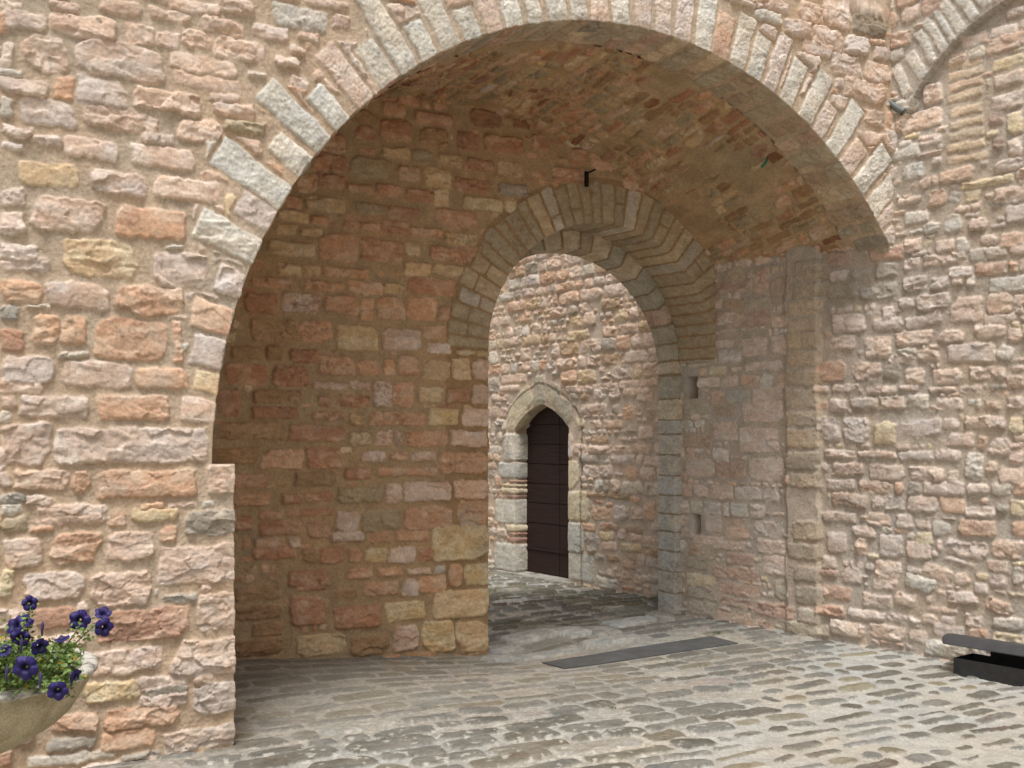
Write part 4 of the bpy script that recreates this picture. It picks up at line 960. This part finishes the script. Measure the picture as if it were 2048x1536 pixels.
M_SOIL = plain('potting_soil', (.035, .024, .017), .95, noise=.5, scale=60, bump=.8)
def lathe(name, prof, mat, parent, seg=96, jitter=.0, closed=False):
    bm = bmesh.new(); R_ = []
    for (r, z) in prof:
        R_.append([bm.verts.new((PCX + r * math.cos(2 * math.pi * k / seg) * (1 + jitter * mnoise.noise((k * .3, z * 9, r * 5))), PCY + r * math.sin(2 * math.pi * k / seg) * (1 + jitter * mnoise.noise((k * .3, z * 9, r * 5))), z + jitter * .5 * mnoise.noise((math.cos(k * .13) * 6, math.sin(k * .13) * 6, r * 30)))) for k in range(seg)])
    for i in range(len(R_) - 1):
        for k in range(seg): bm.faces.new((R_[i][k], R_[i][(k + 1) % seg], R_[i + 1][(k + 1) % seg], R_[i + 1][k]))
    if closed: bm.faces.new(R_[-1])
    bmesh.ops.recalc_face_normals(bm, faces=bm.faces)
    return bm_obj(name, bm, mat, parent, smooth=True)
g0 = float(gz(PCX, PCY))
pl = empty('planter', (PCX, PCY, g0), category='planter', label='round pale concrete planter bowl on a foot beside the gatehouse wall')
lathe('bowl', [(.17, .43), (.24, .44), (.30, .462), (.36, .495), (.42, .532), (.468, .575), (.512, .645), (.54, .692), (.552, .712)], M_CON, pl)
lathe('bowl_rim', [(.552, .712), (.562, .722), (.560, .736), (.545, .745), (.520, .744), (.505, .735), (.498, .715), (.49, .66)], M_RIM, pl, jitter=.006)
lathe('foot', [(.26, -.06), (.26, .05), (.19, .09), (.155, .22), (.165, .40), (.18, .432)], M_CON, pl)
so = lathe('soil', [(.502, .690), (.40, .700), (.25, .706), (.02, .708)], M_SOIL, pl, jitter=.02, closed=True)

# petunia
def leaf_mat(name, rgb):
    m, nt, b = nodes(name); N, L = nt.nodes.new, nt.links.new
    at = N('ShaderNodeAttribute'); at.attribute_name = 'Col'
    L(at.outputs['Color'], b.inputs['Base Color']); b.inputs['Roughness'].default_value = .55
    b.inputs['Transmission Weight'].default_value = 0; b.inputs['Subsurface Weight'].default_value = .0
    return m
M_LEAF = leaf_mat('petunia_leaf', None)
M_PET, nt, bs = nodes('violet_petal'); N, L = nt.nodes.new, nt.links.new
at = N('ShaderNodeAttribute'); at.attribute_name = 'Col'; L(at.outputs['Color'], bs.inputs['Base Color']); bs.inputs['Roughness'].default_value = .6; bs.inputs['Sheen Weight'].default_value = 0
pet = empty('petunia_plant', (PCX, PCY, PZ - .03), category='plant', label='trailing petunia with deep violet flowers growing in the concrete planter')
q = random.Random(9)
def at_px(u, v, Y): return Vector(((u - U0) / F * Y, Y, EYE + (V0 - v) / F * Y))
spray = [((70, 1330, 3.72), (45, 1265, 3.72), (62, 1212, 3.74)), ((60, 1330, 3.66), (20, 1290, 3.68), (35, 1250, 3.70)), ((40, 1340, 3.62), (40, 1290, 3.60), (48, 1245, 3.62)),
         ((90, 1360, 3.66), (140, 1290, 3.72), (205, 1238, 3.80)), ((80, 1360, 3.62), (130, 1300, 3.64), (160, 1250, 3.66)), ((100, 1370, 3.62), (140, 1325, 3.64), (165, 1300, 3.66)),
         ((40, 1370, 3.56), (45, 1340, 3.50), (50, 1335, 3.46)), ((90, 1375, 3.54), (105, 1365, 3.42), (115, 1382, 3.38)), ((60, 1350, 3.56), (70, 1310, 3.54), (80, 1292, 3.52)),
         ((110, 1370, 3.62), (140, 1350, 3.58), (155, 1352, 3.56)), ((10, 1360, 3.6), (5, 1320, 3.56), (10, 1300, 3.54)), ((-60, 1360, 3.6), (-70, 1280, 3.6), (-60, 1240, 3.6)),
         ((-150, 1360, 3.7), (-160, 1270, 3.7), (-190, 1220, 3.7)), ((-110, 1370, 3.5), (-120, 1320, 3.5), (-130, 1290, 3.45)), ((-200, 1360, 3.8), (-260, 1300, 3.8), (-310, 1260, 3.8)),
         ((20, 1360, 3.9), (0, 1290, 3.95), (20, 1240, 4.0)), ((-80, 1360, 3.95), (-90, 1280, 4.0), (-80, 1230, 4.05)), ((80, 1365, 3.85), (100, 1310, 3.9), (118, 1278, 3.92))]
leafpts = []; M_STEM = plain('petunia_stem', (.07, .11, .03), .6)
def bez(a_, b_, c, t): return a_ * (1 - t) ** 2 + b_ * 2 * t * (1 - t) + c * t * t
for s_ in spray:
    a_, b_, c = (at_px(*p) for p in s_)
    pts = [bez(a_, b_, c, k / 9) for k in range(10)]
    bm = bmesh.new(); tube(bm, pts, [.0035 - .0018 * k / 9 for k in range(10)], 6)
    bm_obj('stem', bm, M_STEM, pet, smooth=True)
    for k in range(60):
        t = q.random() ** .8; p = bez(a_, b_, c, t)
        leafpts.append((p + Vector((q.gauss(0, .015), q.gauss(0, .015), q.gauss(0, .013))), q.uniform(.010, .019) * (1 - .35 * t), t))
for k in range(1100):
    an = q.uniform(0, 2 * math.pi); r_ = .50 * math.sqrt(q.random())
    x, y = PCX + r_ * math.cos(an), PCY + r_ * math.sin(an)
    top_ = .11 * (1 - (r_ / .52) ** 2) + .03
    leafpts.append((Vector((x, y, .705 + q.random() * (top_ + .05 * (mnoise.noise((x * 8, y * 8, 3)) + .3)))), q.uniform(.011, .022), q.uniform(0, .5)))
for k in range(900):
    u = q.uniform(-10, 150); v = q.uniform(1285, 1385) + max(0, (u - 110)) * .3
    leafpts.append((at_px(u, v, q.uniform(3.50, 3.72)), q.uniform(.010, .019), q.uniform(.1, .8)))
LV, LQ, LCc = [], [], []
def add_leaf(p, s_, t):
    d = Vector((q.gauss(0, 1), q.gauss(0, 1), q.gauss(.1, .6))).normalized(); n = Vector((q.gauss(0, .6), q.gauss(-.3, .6), q.gauss(.8, .4))).normalized()
    sd = d.cross(n).normalized(); n = sd.cross(d)
    b0 = len(LV)
    prof = ((0, 0), (.35, .42), (.75, .45), (1.15, .28), (1.5, 0))
    for (l_, w_) in prof:
        droop = -.22 * l_ * l_
        for sgn in (-1, 1): LV.append(p + d * (s_ * l_) + sd * (s_ * w_ * sgn) + n * (s_ * (droop + .16 * w_)))
        LV.append(p + d * (s_ * l_) + n * (s_ * droop))
    for k in range(4):
        o_ = b0 + 3 * k; LQ.append((o_, o_ + 2, o_ + 5, o_ + 3)); LQ.append((o_ + 2, o_ + 1, o_ + 4, o_ + 5))
    g_ = q.random()
    c = np.array((.075, .135, .026)) * (1 - g_) + np.array((.15, .22, .045)) * g_
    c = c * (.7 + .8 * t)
    if q.random() < .04: c = np.array((.42, .30, .03))
    LCc.extend([c] * 15)
for p in leafpts: add_leaf(*p)
fo = mesh_np('foliage', np.array([tuple(v) for v in LV], np.float32), np.array(LQ, np.int32), np.array(LCc, np.float32), M_LEAF, pet)
def flower_mesh(name, sq):
    V_, Q_, C_ = [], [], []; rr = (.10, .28, .5, .75, 1.0); seg = 40
    for i, r_ in enumerate(rr):
        for k in range(seg):
            a_ = 2 * math.pi * k / seg; lob = .80 + .20 * abs(math.cos(2.5 * a_)) ** .7 if i > 2 else .95
            ruff = .09 * math.sin(5 * a_ + 1) * r_ ** 2 + .06 * math.sin(11 * a_) * r_ ** 3
            z_ = -.75 * max(0, .42 - r_) / .32 + .10 * (1 - r_) - sq * r_ ** 2 + ruff
            V_.append((r_ * lob * math.cos(a_), r_ * lob * math.sin(a_), z_))
            vein = .82 + .18 * abs(math.cos(2.5 * a_)) ; base = np.array((.014, .005, .105)) * (1.15 if r_ > .5 else .7) * vein
            C_.append(base if i > 0 else np.array((.02, .016, .03)))
    for i in range(len(rr) - 1):
        for k in range(seg): Q_.append((i * seg + k, i * seg + (k + 1) % seg, (i + 1) * seg + (k + 1) % seg, (i + 1) * seg + k))
    return np.array(V_, np.float32), np.array(Q_, np.int32), np.array(C_, np.float32)
for k, (u, v, Y, rpx, yaw, pit) in enumerate([(60, 1207, 3.74, 16, .5, .1), (30, 1250, 3.66, 21, -.4, .5), (52, 1238, 3.70, 17, .9, .9), (40, 1277, 3.60, 20, .2, -.2), (158, 1241, 3.68, 22, .1, .05), (206, 1225, 3.80, 17, .3, .9), (210, 1256, 3.76, 20, .7, -.1),
        (80, 1294, 3.50, 19, .8, -.3), (124, 1277, 3.62, 15, -.5, 1.2), (8, 1300, 3.52, 16, -.2, .8), (48, 1337, 3.42, 26, .0, .0), (115, 1383, 3.34, 21, .25, -.15), (153, 1352, 3.50, 15, 1.15, -.4), (-70, 1240, 3.6, 20, 0, .2), (-160, 1225, 3.7, 20, -.3, .3), (-120, 1320, 3.42, 22, .1, 0), (-300, 1262, 3.8, 20, -.8, .2)]):
    Vf, Qf, Cf = flower_mesh('f', q.uniform(.05, .35))
    s_ = rpx / F * Y
    f_dir = Vector((math.sin(yaw) * math.cos(pit) + .08, -math.cos(yaw) * math.cos(pit), math.sin(pit))).normalized()
    M = f_dir.to_track_quat('Z', 'Y').to_matrix() @ Matrix.Rotation(q.uniform(0, 6), 3, 'Z')
    Vw = np.array([tuple(at_px(u, v, Y) + M @ (Vector(p) * s_)) for p in Vf], np.float32)
    mesh_np('flower', Vw, Qf, Cf, M_PET, pet)
for k, (u, v, Y) in enumerate([(84, 1262, 3.56), (42, 1296, 3.50), (80, 1365, 3.40), (13, 1352, 3.42), (143, 1362, 3.5)]):
    bm = bmesh.new(); p = at_px(u, v, Y); tube(bm, [p + Vector((0, 0, -.018)), p, p + Vector((.004, -.004, .02)), p + Vector((.005, -.006, .036))], [.0025, .004, .0065, .001], 8)
    bm_obj('flower_bud', bm, plain('violet_bud', (.06, .045, .13), .6), pet, smooth=True)
rebase(pet); rebase(pl)
for r_ in (gate, side, house, trough): rebase(r_)

# weeds in the joints
def weed(u, v, zg, n, size, label):
    x, y = ground_uv(u, v, zg); z_ = float(gz(x, y)); p0 = Vector((x, y, z_))
    global LV, LQ, LCc
    LV, LQ, LCc = [], [], []
    for k in range(n):
        add_leaf(p0 + Vector((q.gauss(0, size * .5), q.gauss(0, size * .5), abs(q.gauss(0, size * .35)) + .004)), q.uniform(.4, .9) * size * .5, q.random() * .5)
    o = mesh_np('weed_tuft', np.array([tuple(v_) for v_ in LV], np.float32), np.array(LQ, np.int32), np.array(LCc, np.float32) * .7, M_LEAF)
    tag(o, category='weed', label=label)
weed(1436, 1268, 0, 26, .035, 'small green weed at the far right corner of the steel plate')
weed(1226, 1417, 0, 16, .022, 'tiny green weed among the cobbles in the middle of the court')

# ================================================================== LIGHT, SKY, CAMERA
SUN_EL, SUN_AZ = math.radians(66), math.radians(184)
w = bpy.data.worlds.new('World'); sc.world = w; w.use_nodes = True
nt = w.node_tree; N, L = nt.nodes.new, nt.links.new
sky = N('ShaderNodeTexSky'); sky.sky_type = 'NISHITA'; sky.sun_disc = False; sky.sun_elevation = SUN_EL; sky.sun_rotation = SUN_AZ
sky.dust_density = 4; sky.air_density = 1.0; sky.ozone_density = 1.0
hs = N('ShaderNodeHueSaturation'); hs.inputs['Saturation'].default_value = .25
bg = nt.nodes['Background']; bg.inputs['Strength'].default_value = .10
L(sky.outputs[0], hs.inputs['Color']); L(hs.outputs[0], bg.inputs['Color'])
sun = bpy.data.lights.new('sun', 'SUN'); sun.energy = 2.0; sun.angle = math.radians(18); sun.color = (1, .985, .975)
so_ = bpy.data.objects.new('sun', sun); COL.objects.link(so_)
sdir = Vector((math.sin(SUN_AZ) * math.cos(SUN_EL), math.cos(SUN_AZ) * math.cos(SUN_EL), math.sin(SUN_EL)))
so_.rotation_euler = sdir.to_track_quat('Z', 'Y').to_euler()
cam = bpy.data.cameras.new('camera'); co = bpy.data.objects.new('camera', cam); COL.objects.link(co)
co.location = (0, 0, EYE); co.rotation_euler = (math.radians(90), 0, 0)
cam.sensor_width = 36; cam.lens = 36 * F / 2048; cam.shift_y = (V0 - 768) / 2048; cam.clip_start = .05; cam.clip_end = 500
sc.camera = co
sc.view_settings.view_transform = 'Standard'; sc.view_settings.look = 'None'; sc.view_settings.exposure = .34; sc.view_settings.gamma = 1
sc.cycles.max_bounces = 8; sc.cycles.diffuse_bounces = 6
try: sc.cycles.use_denoising = True
except Exception: pass
